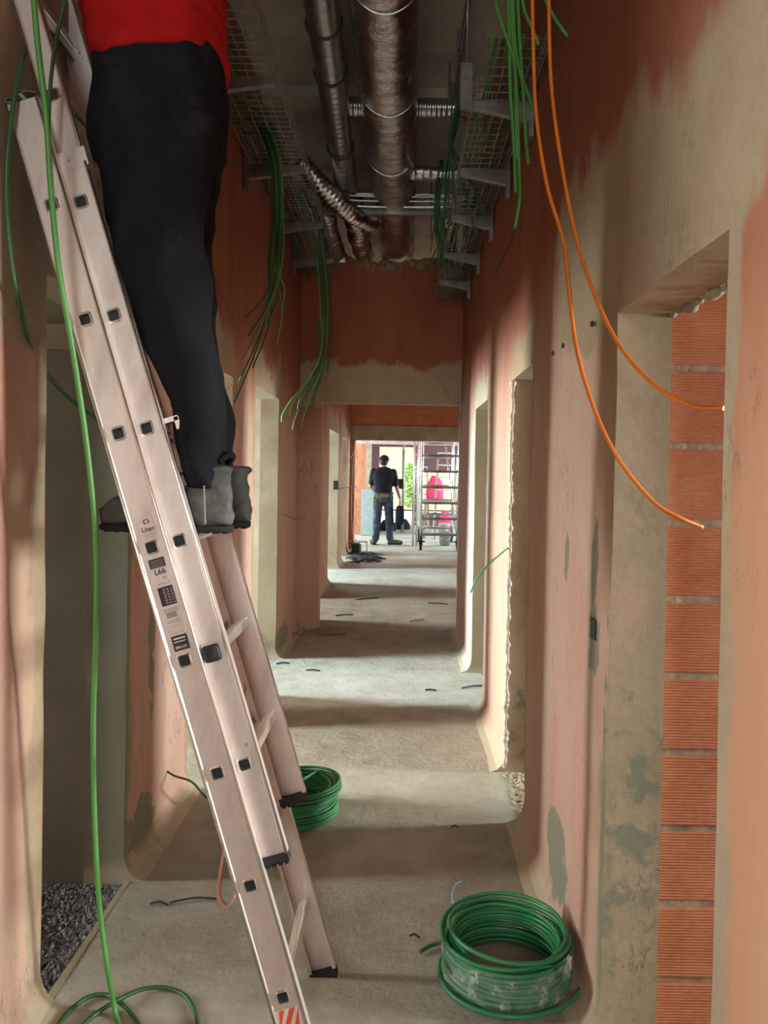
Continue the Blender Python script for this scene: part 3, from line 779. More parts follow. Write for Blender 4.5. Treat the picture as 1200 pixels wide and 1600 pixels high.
def boot(parent, heel, toe_dir, L=0.30, top=0.15, s=1.0, label=None):
    """laced ankle boot: upper and sole; heel = sole level at heel's back"""
    d = Vector(toe_dir); d.z = 0; d.normalize(); sx = Vector((-d.y, d.x, 0)); h = Vector(heel)
    def ring(u, w_, z0, z1, n=20, lean=0):
        c = h + d * u; out = []
        for i in range(n):
            a = 2 * PI * i / n; ca, sa = math.cos(a), math.sin(a)
            out.append(c + sx * w_ * math.copysign(abs(ca) ** .8, ca) + Vector((0, 0, (z0 + z1) / 2 + (z1 - z0) / 2 * math.copysign(abs(sa) ** .75, sa))))
        return out
    m = MB()
    st = [(0.0, .018, .02, .05), (.008, .034, .016, .085), (.03, .041, .014, .10), (.075, .043, .014, .105), (.12, .043, .014, .100), (.16, .045, .014, .092), (.20, .050, .014, .090), (.24, .051, .012, .088), (.27, .047, .012, .082), (.288, .038, .012, .070), (.300, .020, .016, .052)]
    m.loft([ring(u * L / .30, w_, a, b_) for u, w_, a, b_ in st])
    sh = []
    for z, u0, u1, w_ in ((.03, .004, .13, .040), (.07, .002, .125, .041), (.10, .004, .118, .041), (.125, .008, .112, .042), (.15, .008, .112, .044), (top, .004, .118, .047), (top + .008, .008, .114, .044)):
        cc = h + d * (u0 + u1) / 2 + Vector((0, 0, z)); ru = (u1 - u0) / 2
        sh.append([cc + d * ru * math.cos(2 * PI * i / 20) + sx * w_ * math.sin(2 * PI * i / 20) for i in range(20)])
    m.loft(sh)
    # padded collar, toe cap ridge, tongue
    m.tube([h + d * (.061 + .055 * math.cos(t_)) + sx * .045 * math.sin(t_) + Vector((0, 0, top))for t_ in [2 * PI * i / 16 for i in range(16)]], .007, 8, closed=True)
    me = fuse(m, .005, 'boot', 2); wrinkle(me, .006, 15, 1.5, L * 10)
    bo = link('boot', me, M['boot'], parent)
    if label: bo['label'] = label
    m = MB()
    m.loft([[h + d * u * L / .30 + sx * w_ * k + Vector((0, 0, z)) for k, z in ((-1, .003), (1, .003), (1, .016), (-1, .016))] for u, w_ in ((.002, .020), (.012, .034), (.06, .040), (.11, .038), (.16, .042), (.22, .048), (.265, .042), (.288, .028), (.300, .012))])
    for q in range(13):
        u = .012 + q * .022
        if abs(u - .11) > .012: m.box(h + d * u * L / .30 + Vector((0, 0, .002)), (.013, .070, .006), Matrix((d, sx, Vector((0, 0, 1)))).transposed())
    m.build('sole', M['sole'], bo)
    m = MB()      # seam and laces
    for k in (-1, 1):
        m.tube(spline([h + d * .058 + sx * k * .046 + Vector((0, 0, .022)), h + d * .060 + sx * k * .0475 + Vector((0, 0, .07)), h + d * .064 + sx * k * .046 + Vector((0, 0, top - .01))], 6), .0022, 6)
    for q in range(5):
        u, z = .125 + q * .016, .142 - q * .012
        m.tube(spline([h + d * u + sx * -.026 + Vector((0, 0, z - .008)), h + d * (u + .004) + Vector((0, 0, z + .004)), h + d * u + sx * .026 + Vector((0, 0, z - .008))], 4), .0025, 6)
    m.build('lace', M['fine_print'], bo)
    return bo

# the man on the ladder
YN, YFr = 1.90, 2.07
RZ = (LP(b0 + .016, SB_N, 0)).z
man = empty('person', (-0.55, 1.98, RZ), 'person in a red shirt and black trousers standing high on the ladder', 'person')
heel_n = at(364, 838, YN); heel_f = at(391, 838, YFr)
for hl, L_ in ((heel_n, 0.325), (heel_f, 0.32)):
    hl = Vector((hl.x, hl.y, RZ)); boot(man, hl, (-1, -0.02, 0), L_, 0.155)
def leg_rings(m, rows, Y, ry_top, shift=0.0):
    rings = []
    for i, (y, x0, x1, ry) in enumerate(rows):
        a, b_ = at(x0, y, YN), at(x1, y, YN); c = (a + b_) / 2
        rings.append(ell_ring((c.x + shift, Y, c.z), (b_.x - a.x) / 2, ry, 28, 2.3))
    m.loft(rings)
rows = [(768, 291, 338, .045), (752, 284, 348, .062), (735, 280, 351, .066), (715, 279, 350, .067), (690, 276, 350, .068), (650, 266, 350, .071), (600, 250, 348, .076), (550, 231, 340, .082),
        (510, 214, 334, .088), (470, 196, 330, .092), (430, 184, 327, .094), (380, 174, 322, .096), (330, 167, 322, .098), (280, 158, 326, .100), (230, 152, 336, .100), (190, 152, 345, .098)]
m = MB(); leg_rings(m, rows, YN, 0)
leg_rings(m, [(y, x0 + 2, x1 - (16 if y < 640 else 8), r_) for y, x0, x1, r_ in rows], YFr + .01, 0, shift=-.006)
prow = [(270, 160, 334, .15), (235, 151, 344, .175), (200, 150, 350, .185), (165, 153, 352, .185), (135, 157, 352, .18), (110, 160, 351, .172), (92, 168, 349, .165)]
rings = []
for y, x0, x1, ry in prow:
    a, b_ = at(x0, y, 1.985), at(x1, y, 1.985); c = (a + b_) / 2
    rings.append(ell_ring((c.x, 1.985, c.z), (b_.x - a.x) / 2, ry, 32, 2.5))
m.loft(rings)
me = fuse(m, .009, 'trousers', 5); wrinkle(me, .013, 7.5, .7, 3, 1.85, 0.9)
tr = link('trousers', me, M['trousers'], man)
for (c, Yq) in ((at(352, 716, YN), YN), (at(372, 738, YFr), YFr)):
    m = MB(); m.tube(spline([c + Vector((-.01, -.03, -.008)), c + Vector((.012, -.015, .008)), c + Vector((.016, .01, .004)), c + Vector((0, .03, -.01))], 5), .009, 8)
    m.build('hem', M['trousers'], tr)
# shirt: hem tilted like the photo, torso up to the shoulders, sleeves raised
m = MB(); rings = []
for y, x0, x1, ry in ((127, 161, 350, .185), (110, 156, 352, .190), (85, 150, 353, .190), (50, 143, 351, .187), (10, 138, 350, .185), (-60, 136, 350, .19), (-140, 140, 352, .20), (-215, 150, 348, .205), (-265, 180, 330, .17), (-290, 215, 300, .09)):
    a, b_ = at(x0, y, 1.985), at(x1, y, 1.985); c = (a + b_) / 2; tl = 0.16 * max(0, min(1, (y + 20) / 120))
    rings.append(ell_ring((c.x, 1.985, c.z), (b_.x - a.x) / 2, ry, 32, 2.4, tilt=tl))
m.loft(rings)
sh_c = at(250, -215, 1.985); shz = sh_c.z - .03
hands = [Vector((-0.80, 1.86, shz + .30)), Vector((-0.78, 2.30, shz + .34))]
els = [Vector((-0.88, 1.70, shz - .02)), Vector((-0.84, 2.36, shz + .02))]
shl = [Vector((sh_c.x, 1.985 - .19, shz)), Vector((sh_c.x, 1.985 + .19, shz))]
for s_, e_ in zip(shl, els): m.limb([s_, e_ + (s_ - e_) * .25], [.075, .060], 14)
me = fuse(m, .009, 'shirt', 4); wrinkle(me, .012, 6, 2.2, 9)
link('shirt', me, M['red_shirt'], man)
m = MB()
for s_, e_, h_ in zip(shl, els, hands):
    m.limb([s_, e_, h_], [.056, .042, .028], 12); hand(m, h_, (h_ - e_), (-1, 0, 0.1), 1, .6, 1)
hc = Vector((sh_c.x - .04, 1.985, shz + .235))
m.limb([Vector((sh_c.x, 1.985, shz - .02)), Vector((sh_c.x - .03, 1.985, shz + .12))], [.062, .056], 14); head(m, hc, (-1, 0, 0))
m.limb([Vector((sh_c.x, 1.985, shz - .55)), Vector((sh_c.x, 1.985, shz - .05))], [.09, .09], 14)
for hl, Yq in ((heel_n, YN), (heel_f, YFr)):
    m.limb([Vector((sh_c.x + .005, Yq, RZ + .90)), Vector((sh_c.x + .02, Yq, RZ + .46)), Vector((-.475, Yq, RZ + .10))], [.055, .042, .033], 12)
m.limb([Vector((sh_c.x, 1.92, RZ + .92)), Vector((sh_c.x, 2.05, RZ + .92)), Vector((sh_c.x, 1.985, RZ + 1.15))], [.07, .07, .08], 12)
body = link('body', fuse(m, .006, 'body', 2), M['skin'], man); face_bits(hc, (-1, 0, 0), man)
m = MB(); m.ball(hc + Vector((.012, 0, .035)), (.096, .092, .105), 20, 12)
me = m.mesh('hair')
link('hair', me, M['hair'], man)

# the worker far down the corridor, seen from behind
YW = 15.3
gx = at(598, 850, YW).x
def W(dx, dy, z): return Vector((gx + dx, YW + dy, z))
worker = empty('person', (gx, YW, 0), 'person in a black t-shirt, cap and worn jeans seen from behind by the far opening', 'person')
boot(worker, W(-.155, -.10, 0.008), (-.25, 1, 0), .30, .16)
boot(worker, W(.10, -.02, 0.008), (.85, .30, 0), .31, .16)
m = MB()
m.limb([W(-.10, .0, .94), W(-.125, -.03, .50), W(-.135, -.04, .13)], [.105, .082, .066], 14)
m.limb([W(.09, .0, .94), W(.125, .03, .50), W(.135, .02, .13)], [.105, .082, .068], 14)
m.loft([ell_ring(W(0, 0, z), rx, ry, 24) for z, rx, ry in ((.84, .16, .12), (.93, .195, .135), (1.02, .19, .13), (1.07, .175, .12))])
me = fuse(m, .010, 'jeans', 3); wrinkle(me, .006, 9, .7, 4)
jn = link('jeans', me, M['jeans'], worker)
m = MB(); m.box(W(.02, -.14, .99), (.16, .02, .07)); m.box(W(-.16, -.06, .88), (.06, .10, .16))
m.build('tool_pouch', M['foam'], worker)
MB().tube([W(.187 * math.cos(t_), .128 * math.sin(t_), 1.035) for t_ in [2 * PI * i / 24 for i in range(24)]], .018, 8, closed=True).build('belt', M['black'], worker)
m = MB()
m.loft([ell_ring(W(-.01, 0, z), rx, ry, 24) for z, rx, ry in ((1.03, .185, .13), (1.12, .180, .13), (1.25, .20, .14), (1.38, .225, .145), (1.47, .215, .125), (1.52, .15, .095), (1.555, .075, .07))])
m.limb([W(-.20, 0, 1.45), W(-.245, .03, 1.24)], [.075, .062], 14); m.limb([W(.185, 0, 1.45), W(.235, .02, 1.22)], [.075, .062], 14)
me = fuse(m, .010, 'shirt', 3); wrinkle(me, .006, 8, 1.2, 6)
link('shirt', me, M['black_shirt'], worker)
m = MB()
m.limb([W(-.20, 0, 1.45), W(-.265, .05, 1.17), W(-.20, .22, 1.08)], [.055, .042, .030], 12); hand(m, W(-.20, .22, 1.08), (.6, .7, 0), (0, 0, -1), 1, .5, 1)
m.limb([W(.185, 0, 1.45), W(.255, .04, 1.16), W(.325, .03, .94)], [.055, .043, .030], 12); hand(m, W(.325, .03, .94), (.2, 0, -1), (-1, 0, 0), 1, .7, 1)
m.limb([W(-.01, 0, 1.0), W(-.01, 0, 1.40)], [.09, .09], 14); m.limb([W(-.01, 0, 1.45), W(0, .02, 1.60)], [.062, .055], 12)
m.limb([W(-.10, .0, .94), W(-.125, -.03, .50), W(-.135, -.04, .08)], [.07, .05, .04], 12); m.limb([W(.09, .0, .94), W(.125, .03, .50), W(.135, .02, .08)], [.07, .05, .04], 12)
m.limb([W(-.08, 0, .95), W(.08, 0, .95)], [.08, .08], 12)
hw = W(.0, .03, 1.665); head(m, hw, (.35, 1, 0))
link('body', fuse(m, .007, 'body', 2), M['skin'], worker); face_bits(hw, (.35, 1, 0), worker)
m = MB(); m.ball(hw + Vector((0, -.012, .045)), (.098, .105, .085), 20, 12); m.loft([ell_ring(hw + Vector((.03, .10, .035 + q)), .075, .07, 16) for q in (0, .01)]); m.build('cap', M['black_shirt'], worker)
m = MB(); m.ball(hw + Vector((-.01, -.025, -.005)), (.088, .088, .085), 16, 10); m.build('hair', M['hair'], worker)
# tool case carried at his hand, small box held in front
tc = empty('tool_bag', W(.33, .05, .42), 'black tool bag carried in the right hand of the far worker', 'bag')
MB().loft([[W(.33 + a * q, .05 + b_ * .2, z) for a, b_ in ((-1, -1), (1, -1), (1, 1), (-1, 1))] for z, q in ((.42, .065), (.48, .085), (.70, .085), (.78, .055))]).build('bag_body', M['black_shirt'], tc)
MB().tube(spline([W(.33, -.08, .77), W(.33, -.04, .88), W(.33, .08, .88), W(.33, .14, .77)], 6), .012, 8).build('handle', M['black'], tc)
tag(MB().box(W(.33, .16, 1.22), (.12, .10, .20)).build('black_box', M['black']), 'small black box held at the elbow of the far worker', 'box')
# ------------------------------------------------------------------ overhead services
ORD = ['', 'second ', 'third ', 'fourth ', 'fifth ', 'sixth ', 'seventh ', 'eighth ', 'ninth ', 'tenth ', 'eleventh ', 'twelfth ', 'thirteenth ', 'fourteenth ']
def cable_tray(x0, x1, z, ya, yb, side_h, step, brks, label, wall_x, seed):
    rt = empty('cable_tray', ((x0 + x1) / 2, ya, z), label, 'cable tray')
    m = MB(); n = 6
    for i in range(n): 
        x = x0 + (x1 - x0) * i / (n - 1); m.tube([(x, ya, z), (x, yb, z)], .0028, 6)
    for x in (x0, x1):
        for h_ in (side_h * .5, side_h): m.tube([(x, ya, z + h_), (x, yb, z + h_)], .0028, 6)
    y = ya
    while y < yb:
        m.tube([(x0, y, z + side_h), (x0, y, z), (x1, y, z), (x1, y, z + side_h)], .0027, 5, cap=False); y += step
    m.build('wire_mesh', M['galv_dark'], rt)
    wall_x += .010 if wall_x < 0 else -.010
    for y in brks:
        b = MB(); xi = x0 if abs(x0 - wall_x) > abs(x1 - wall_x) else x1
        b.bar((wall_x, y, z - .022), (xi, y, z - .018), .035, .030)
        s_ = 1 if xi > wall_x else -1
        b.add([(wall_x, y - .017, z - .037), (wall_x, y + .017, z - .037), (xi, y + .017, z - .033), (xi, y - .017, z - .033), (wall_x, y - .017, z - .085), (wall_x, y + .017, z - .085)],
              [(0, 3, 5)[::-1] if False else (0, 1, 2, 3), (4, 0, 3), (5, 2, 1), (4, 3, 2, 5), (4, 5, 1, 0)])
        b.box((wall_x + s_ * .012, y, z - .03), (.02, .05, .24))
        b.build('bracket', M['galv_dark'], rt)
    return rt
cable_tray(-0.90, -0.60, 3.21, 2.75, 7.0, .09, .055, (3.47, 4.47, 5.48, 6.40), 'wire mesh cable tray on brackets high on the left wall', XL, 1)
cable_tray(0.27, 0.50, 3.00, 2.75, 6.9, .07, .065, (3.22, 3.93, 4.64, 5.43, 6.2), 'wire mesh cable tray on brackets high on the right wall', XR, 2)
# hanger plates beside the right tray
hp = MB(); hp.box((0.245, 3.32, 3.11), (.05, .012, .20)); hp.tube([(0.245, 3.31, 3.15), (0.245, 3.33, 3.15)], .012, 12); hp.tube([(0.245, 3.32, 3.2), (0.245, 3.32, CEIL)], .005, 8)
tag(hp.build('hanger_plate', M['galv_dark']), 'drilled steel hanger plate beside the right-hand cable tray', 'bracket')
rnd = random.Random(11)
for i in range(9):
    CW = ('the %sone from the wall' % ORD[8 - i]) if i < 8 else 'the one nearest the wall'
    x = 0.30 + .02 * i; pts = [(x + rnd.uniform(-.012, .012), 2.78 + 4.0 * k / 9, 3.01 + rnd.uniform(0, .02)) for k in range(10)]
    cable('tray_cable', pts, .0055, M['green2'] if i % 3 else M['green'], 'green cable lying along the right-hand mesh tray, ' + CW, 'cable', 'cables in the right-hand tray', k=3, n=6)
for i in range(9):
    CW = ('the %sone from the wall' % ORD[i]) if i else 'the one nearest the wall'
    x = -0.88 + .022 * i; pts = [(x + rnd.uniform(-.015, .015), 2.75 + 4.1 * k / 9, 3.222 + rnd.uniform(0, .02)) for k in range(10)]
    cable('tray_cable', pts, .0055, M['green2'], 'green cable lying along the left-hand mesh tray, ' + CW, 'cable', 'cables in the left-hand tray', k=3, n=6)
# main foil duct: corrugated, sagging a little towards the end wall
def duct(name, path, r, amp, pitch, mat, label, cat, n=40, wob=0.0, parts=True, seam=False):
    P = spline(path, 40); L = [0]
    for a, b_ in zip(P[:-1], P[1:]): L.append(L[-1] + (b_ - a).length)
    rt = empty(name, P[0], label, cat)
    m = MB(); rr = []
    Q = []; step = pitch / 5; tot = L[-1]; k = 0; s_ = 0.0
    while s_ < tot:
        while L[k + 1] < s_: k += 1
        t_ = (s_ - L[k]) / max(1e-6, L[k + 1] - L[k]); Q.append(P[k].lerp(P[k + 1], t_))
        rr.append(r + amp * math.sin(2 * PI * s_ / pitch) + wob * noise.noise(Vector((s_ * 5, 0, r)))); s_ += step
    m.tube(Q, rr, n)
    if wob:
        for i, v in enumerate(m.v):
            q = Vector(v); d = noise.noise(q * 14) * wob * .8 + noise.noise(q * 5) * wob
            c = Q[min(i // n, len(Q) - 1)]; m.v[i] = tuple(q + (q - c).normalized() * d)
    m.build('duct_body', mat, rt)
    return rt, Q
D1, Q1 = duct('foil_duct', [(-.13, 2.4, 3.57), (-.122, 3.4, 3.565), (-.11, 4.4, 3.54), (-.10, 5.3, 3.53), (-.09, 6.2, 3.545), (-.085, 7.2, 3.56), (-.08, 8.5, 3.58)], .156, .0016, .110, M['foil'],
              'large crinkled foil-wrapped ventilation duct running along the corridor ceiling', 'duct', 48, .007)
b = MB()
for (y, z) in ((3.3, 3.567), (4.2, 3.545), (5.0, 3.532)):
    b = MB(); b.tube([Vector((-.11 + .163 * math.cos(t_), y + .01 * math.sin(3 * t_), z + .163 * math.sin(t_))) for t_ in [2 * PI * i / 28 for i in range(28)]], .004, 5, closed=True)
    b.build('wrapping_wire', M['galv'], D1)
b = MB()
D2, Q2 = duct('spiral_duct', [(-.385, 2.3, 3.56), (-.40, 3.4, 3.55), (-.425, 4.6, 3.54), (-.44, 5.3, 3.53), (-.445, 5.75, 3.53)], .080, .0006, .06, M['galv'], 'slim grey steel pipe running left of the foil duct', 'pipe', 28)
for y, z in ((3.62, 3.55), (4.05, 3.545), (4.95, 3.53)):
    MB().tube([Vector((-.405 - .02 * (y - 3.6) + .085 * math.cos(t_), y, z + .085 * math.sin(t_))) for t_ in [2 * PI * i / 24 for i in range(24)]], .006, 6, closed=True).build('clamp_ring', M['black'], D2)
    MB().tube([(-.405 - .02 * (y - 3.6), y, z + .085), (-.405 - .02 * (y - 3.6), y, CEIL)], .005, 6).build('hanger_rod', M['galv_dark'], D2)
duct('cross_duct', [(-.36, 4.62, 3.63), (-.1, 4.62, 3.63), (.29, 4.62, 3.63)], .055, .002, .03, M['galv'], 'bright spiral steel duct crossing above the main foil duct', 'duct', 24)
duct('cross_duct', [(-.02, 5.2, 3.47), (.2, 5.2, 3.47), (.42, 5.2, 3.47)], .042, .003, .05, M['foil'], 'short crinkled foil pipe crossing behind the main duct to the right tray', 'duct', 20, .006)
duct('flexible_duct', [(-.27, 6.05, 3.42), (-.33, 5.85, 3.35), (-.42, 5.62, 3.34), (-.56, 5.45, 3.42), (-.74, 5.3, 3.58)], .062, .005, .035, M['foil'], 'flexible foil duct branching left below the grey pipe', 'duct', 24, .012)
duct('flexible_duct', [(-.445, 5.9, 3.58), (-.42, 6.3, 3.50), (-.40, 6.7, 3.455), (-.40, 7.4, 3.49)], .085, .004, .035, M['foil'], 'foil elbow hanging down left of the main duct before the broken wall', 'duct', 24, .014)
duct('flexible_duct', [(-.68, 6.3, 3.60), (-.66, 6.65, 3.48), (-.64, 7.0, 3.45), (-.64, 7.5, 3.5)], .075, .004, .035, M['foil'], 'shiny foil duct end dropping over the left end of the broken wall', 'duct', 24, .02)
duct('flexible_duct', [(.36, 6.4, 3.6), (.38, 6.8, 3.46), (.38, 7.1, 3.44), (.36, 7.6, 3.5)], .06, .004, .035, M['foil'], 'shiny foil duct end dropping over the right end of the broken wall', 'duct', 24, .02)
# thin conduit on the slab with saddles, and a second drop
cdt = empty('conduit', (.285, 3.0, CEIL - .05), 'thin steel conduit clipped straight along the ceiling slab', 'conduit')
MB().tube(spline([(.28, 2.4, 3.80), (.285, 4.0, 3.80), (.287, 4.95, 3.80), (.30, 5.05, 3.79), (.42, 5.1, 3.78)], 6), .012, 10).build('pipe', M['galv'], cdt)
for y in (3.1, 4.3, 4.85): MB().box((.285, y, 3.85), (.05, .02, .10)).build('saddle', M['galv'], cdt)
for i, (z, y, r_) in enumerate(((3.435, 5.62, .006), (3.46, 5.60, .004), (3.49, 5.66, .004), (3.40, 5.64, .009), (3.515, 5.70, .005))):
    tag(MB().tube(spline([(-.62, y, z), (-.2, y + .02, z - .006), (.5, y, z)], 5), r_, 7).build('threaded_rod', M['galv']), 'thin steel rod crossing the corridor before the ducts, %s from the top' % {3.515: 'first', 3.49: 'second', 3.46: 'third', 3.435: 'fourth', 3.40: 'fifth'}[z], 'rod', 'steel rods crossing below the ceiling')
tag(MB().bar((-.66, 5.75, 3.385), (.50, 5.75, 3.385), .04, .04).build('support_channel', M['galv_dark']), 'steel support channel crossing under the foil duct', 'channel')
for k, (x, z0, z1, y) in enumerate(((.20, 3.0, 3.9, 6.35), (.02, 3.55, 3.9, 4.62), (.24, 3.55, 3.9, 4.62))):
    tag(MB().tube([(x, y, z0 + .38 if k == 0 else z0), (x, y, z1)], .007, 7).build('hanger_rod', M['galv_dark']), ['dark hanger rod dropping right of the duct above the end wall', 'left hanger rod of the bright cross duct', 'right hanger rod of the bright cross duct'][k], 'rod')
# ragged foam along the broken head of the end wall
m = MB(); rnd = random.Random(5)
for i in range(54):
    x = -.52 + 1.02 * i / 53; m.ball((x, 7.06 + rnd.uniform(-.01, .03), 3.35 + rnd.uniform(-.03, .015) + .02 * math.sin(x * 9)), (rnd.uniform(.02, .035), .03, rnd.uniform(.025, .065)), 8, 6)
me = fuse(m, .012, 'trim_10', 1); tag(link('trim_10', me, M['foam']), kind='structure')
tag(MB().tube(spline([(-.03, 7.035, 3.36), (-.02, 7.03, 3.30), (-.035, 7.035, 3.24), (-.03, 7.03, 3.18)], 4), [.010] * 13, 6).build('foam_drip', M['foam']), 'brown foam drip hanging from the broken top of the end wall', 'foam')

# ------------------------------------------------------------------ hanging cable ends
def bundle(n, name, mats, label, group, pts_fn, r=.0055, seed=0):
    rd = random.Random(seed); P_ = [pts_fn(i, rd) for i in range(n)]
    rank = sorted(range(n), key=lambda i: P_[i][-1].z)
    for i in range(n):
        cable(name, P_[i], r, mats[i % len(mats)], label % (ORD[rank.index(i)] + 'lowest'), 'cable', group, k=6, n=6)
def fA(i, q):
    ys = 4.15 + q.uniform(-.15, .15); e = q.uniform(0, 1); xs = q.uniform(-8, 8)
    ends = [(383, 498), (388, 525), (380, 560), (366, 630), (400, 520), (410, 470), (425, 440), (372, 600), (440, 480), (395, 575), (418, 505), (432, 540)]
    ex_, ey = ends[i % len(ends)]
    return [at(392 + xs, 175 + q.uniform(-10, 15), ys), at(412 + xs, 200, ys - .05), at(430 + xs, 255, ys - .1), at(434 + xs, 330, ys), at(430 + xs * 1.4, 410, ys), at((430 + ex_) / 2 + 10, (420 + ey) / 2, ys + .02), at(ex_, ey, ys + .05)]
bundle(12, 'hanging_cable', [M['green2'], M['green2'], M['green']], 'green cable end by the trousers, tip %s of the left-tray bunch', 'cable ends hanging from the left tray nearest the man', fA, .005, 3)
def fB(i, q):
    ys = 5.9 + q.uniform(-.2, .2); xs = q.uniform(-9, 9)
    ends = [(457, 672), (440, 660), (478, 655), (465, 640), (452, 650), (486, 640), (500, 600), (470, 668), (495, 560), (512, 580), (505, 520), (517, 500)]
    ex_, ey = ends[i % len(ends)]
    return [at(470 + xs, 300 + q.uniform(-15, 15), ys), at(490 + xs, 335, ys), at(502 + xs, 400, ys), at(508 + xs, 480, ys), at(504 + xs * .7, 560 if ey > 590 else 500, ys), at(ex_ + (6 if ex_ < 490 else 0), ey - 22, ys), at(ex_, ey, ys)]
bundle(14, 'hanging_cable', [M['green2'], M['green'], M['green2']], 'green cable end before the end wall on the left, tip %s of the bunch', 'cable ends hanging before the end wall on the left', fB, .006, 4)
def fC(i, q):
    ys = 4.2 + q.uniform(-.15, .15); xs = q.uniform(-6, 6)
    ends = [(677, 340), (672, 395), (690, 420), (700, 350), (735, 290), (752, 330), (742, 360), (695, 275), (712, 330), (762, 345), (684, 436)]
    ex_, ey = ends[i % len(ends)]
    return [at(735 + xs, 120, ys), at(722 + xs, 150, ys), at(710 + xs, 195, ys), at(704 + xs * .6, 225, ys), at((704 + ex_) / 2, (225 + ey) / 2 - 6, ys), at(ex_, ey, ys)]
bundle(11, 'hanging_cable', [M['green2']], 'dark green cable end below the right tray, tip %s of the fan', 'cable ends fanning out below the right tray', fC, .0045, 5)
def fE(i, q):
    ys = 5.6; xs = q.uniform(-5, 5); ex_ = 660 + i * 13; ey = 425 + q.uniform(-15, 12)
    return [at(690 + xs, 250, ys), at(684 + xs, 320, ys), at(686 + xs, 370, ys), at((686 + ex_) / 2 + 4, 400, ys), at(ex_, ey, ys)]
bundle(8, 'hanging_cable', [M['green2']], 'dark cable end above the end wall on the right, tip %s there', 'cable ends over the right of the end wall', fE, .005, 6)
D_P = [([(797, -60), (800, 40), (808, 160), (811, 260), (812, 310), (805, 357)], 'longest bright green cable end hanging at the right tray'),
       ([(806, -60), (812, 60), (818, 150), (822, 220), (826, 256)], 'bright green cable end stopping halfway up beside the orange cables'),
       ([(770, -60), (776, 10), (792, 60), (803, 100), (806, 180), (808, 250)], 'bright green cable slanting in from the left of the bundle by the orange cables'),
       ([(812, -60), (818, 10), (832, 45), (842, 70)], 'short green cable end just left of the nearest orange cable'),
       ([(835, -60), (855, 5), (880, 48), (914, 82)], 'green cable end curving right across the red wall behind the orange cables'),
       ([(800, -60), (804, 60), (812, 110), (822, 140), (834, 172)], 'green cable end tucked behind the upper bundle beside the orange cables'),
       ([(790, -60), (795, 30), (797, 130), (802, 210), (806, 300)], 'mid-green cable in the middle of the bundle beside the orange cables')]
for pts, lb in D_P: cable('hanging_cable', [at(x, y, 2.62 + .01 * (i % 2)) for i, (x, y) in enumerate(pts)], .0065, M['green'], lb)
cable('dark_cable', [at(806, 355, 2.7), at(795, 385, 2.75), at(778, 420, 2.8), at(768, 436, 2.85)], .003, M['dark_cable'], 'thin dark wire trailing below the longest green cable end')
# the two orange cables
cable('orange_cable', [at(831, -60, 2.15), at(833, 60, 2.13), at(838, 180, 2.1), at(855, 290, 2.05), at(880, 375, 2.0), at(888, 440, 1.95), at(900, 540, 1.9), at(925, 630, 1.85), at(965, 715, 1.8), at(1020, 783, 1.78), at(1060, 808, 1.78), at(1098, 824, 1.8)], .0052, M['orange'],
      'orange cable reaching furthest down, ending against the bare bricks')
cable('orange_cable', [at(858, -60, 2.1), at(858, 40, 2.08), at(863, 150, 2.05), at(880, 270, 2.0), at(904, 385, 1.93), at(935, 475, 1.85), at(975, 550, 1.78), at(1030, 607, 1.7), at(1085, 634, 1.62), at(1131, 638, 1.56)], .0050, M['orange'],
      'orange cable curving higher into the right doorway edge')
# long green cable on the left and its loops on the floor
gp = [(48, -70, 1.62), (58, 60, 1.64), (72, 180, 1.66), (80, 300, 1.68), (92, 420, 1.70), (114, 550, 1.74), (136, 700, 1.78), (150, 850, 1.82), (150, 980, 1.86), (146, 1120, 1.9), (147, 1250, 1.93), (154, 1400, 1.97), (166, 1500, 2.0)]
P = [at(*p) for p in gp] + [fl(180, 1580, .012), fl(188, 1620, .008), fl(180, 1680, .007)]
cable('long_cable', P, .0068, M['green'], 'long bright green cable hanging from the ceiling to the floor before the ladder')
P = [at(76, -60, 1.93), at(60, 10, 1.92), at(44, 66, 1.90), at(30, 112, 1.80), at(16, 200, 1.775), at(10, 290, 1.775), at(16, 390, 1.78), at(28, 465, 1.82), at(55, 555, 2.0), at(100, 615, 2.2), at(160, 662, 2.3), at(205, 690, 2.36)]
cable('dark_green_cable', P, .0058, M['green2'], 'darker green cable looping behind the ladder along the left wall')
cable('dark_green_cable', [at(112, -60, 1.775), at(101, 0, 1.77), at(88, 60, 1.765), at(79, 130, 1.765), at(76, 200, 1.765), at(78, 250, 1.765)], .0045, M['green2'], 'short dark green cable end hanging across the top of the ladder')
cable('floor_cable', [fl(88, 1606, .007), fl(110, 1578, .007), fl(138, 1558, .007), fl(164, 1554, .008), fl(186, 1566, .010), fl(205, 1584, .007), fl(222, 1612, .007), fl(230, 1660, .007)], .0058, M['green2'], 'green cable loop on the floor nearest the gravel')
cable('floor_cable', [fl(118, 1612, .007), fl(150, 1584, .007), fl(185, 1562, .020), fl(222, 1546, .010), fl(256, 1543, .007), fl(285, 1553, .007), fl(302, 1575, .007), fl(310, 1610, .007), fl(305, 1680, .007)], .0058, M['green2'], 'wide arched green cable loop on the floor left of the ladder foot')
cable('wall_cable', [at(252, 1198, 3.20), at(272, 1212, 3.14), at(300, 1222, 3.1), fl(330, 1250, .02), fl(390, 1262, .012), fl(420, 1268, .02)], .0045, M['green2'], 'thin dark green cable from the left wall foot towards the rear coil')
cable('wall_cable', [at(798, 853, 3.74), at(782, 866, 3.66), at(762, 884, 3.6), at(745, 905, 3.6), at(735, 926, 3.62)], .0045, M['green3'], 'short green cable sprouting from the edge of the right doorway')
cable('thin_wire', [at(752, 455, 5.9), at(768, 467, 5.4), at(760, 440, 5.2)], .003, M['straw'], 'thin pale wire curl beside the top of the end wall')
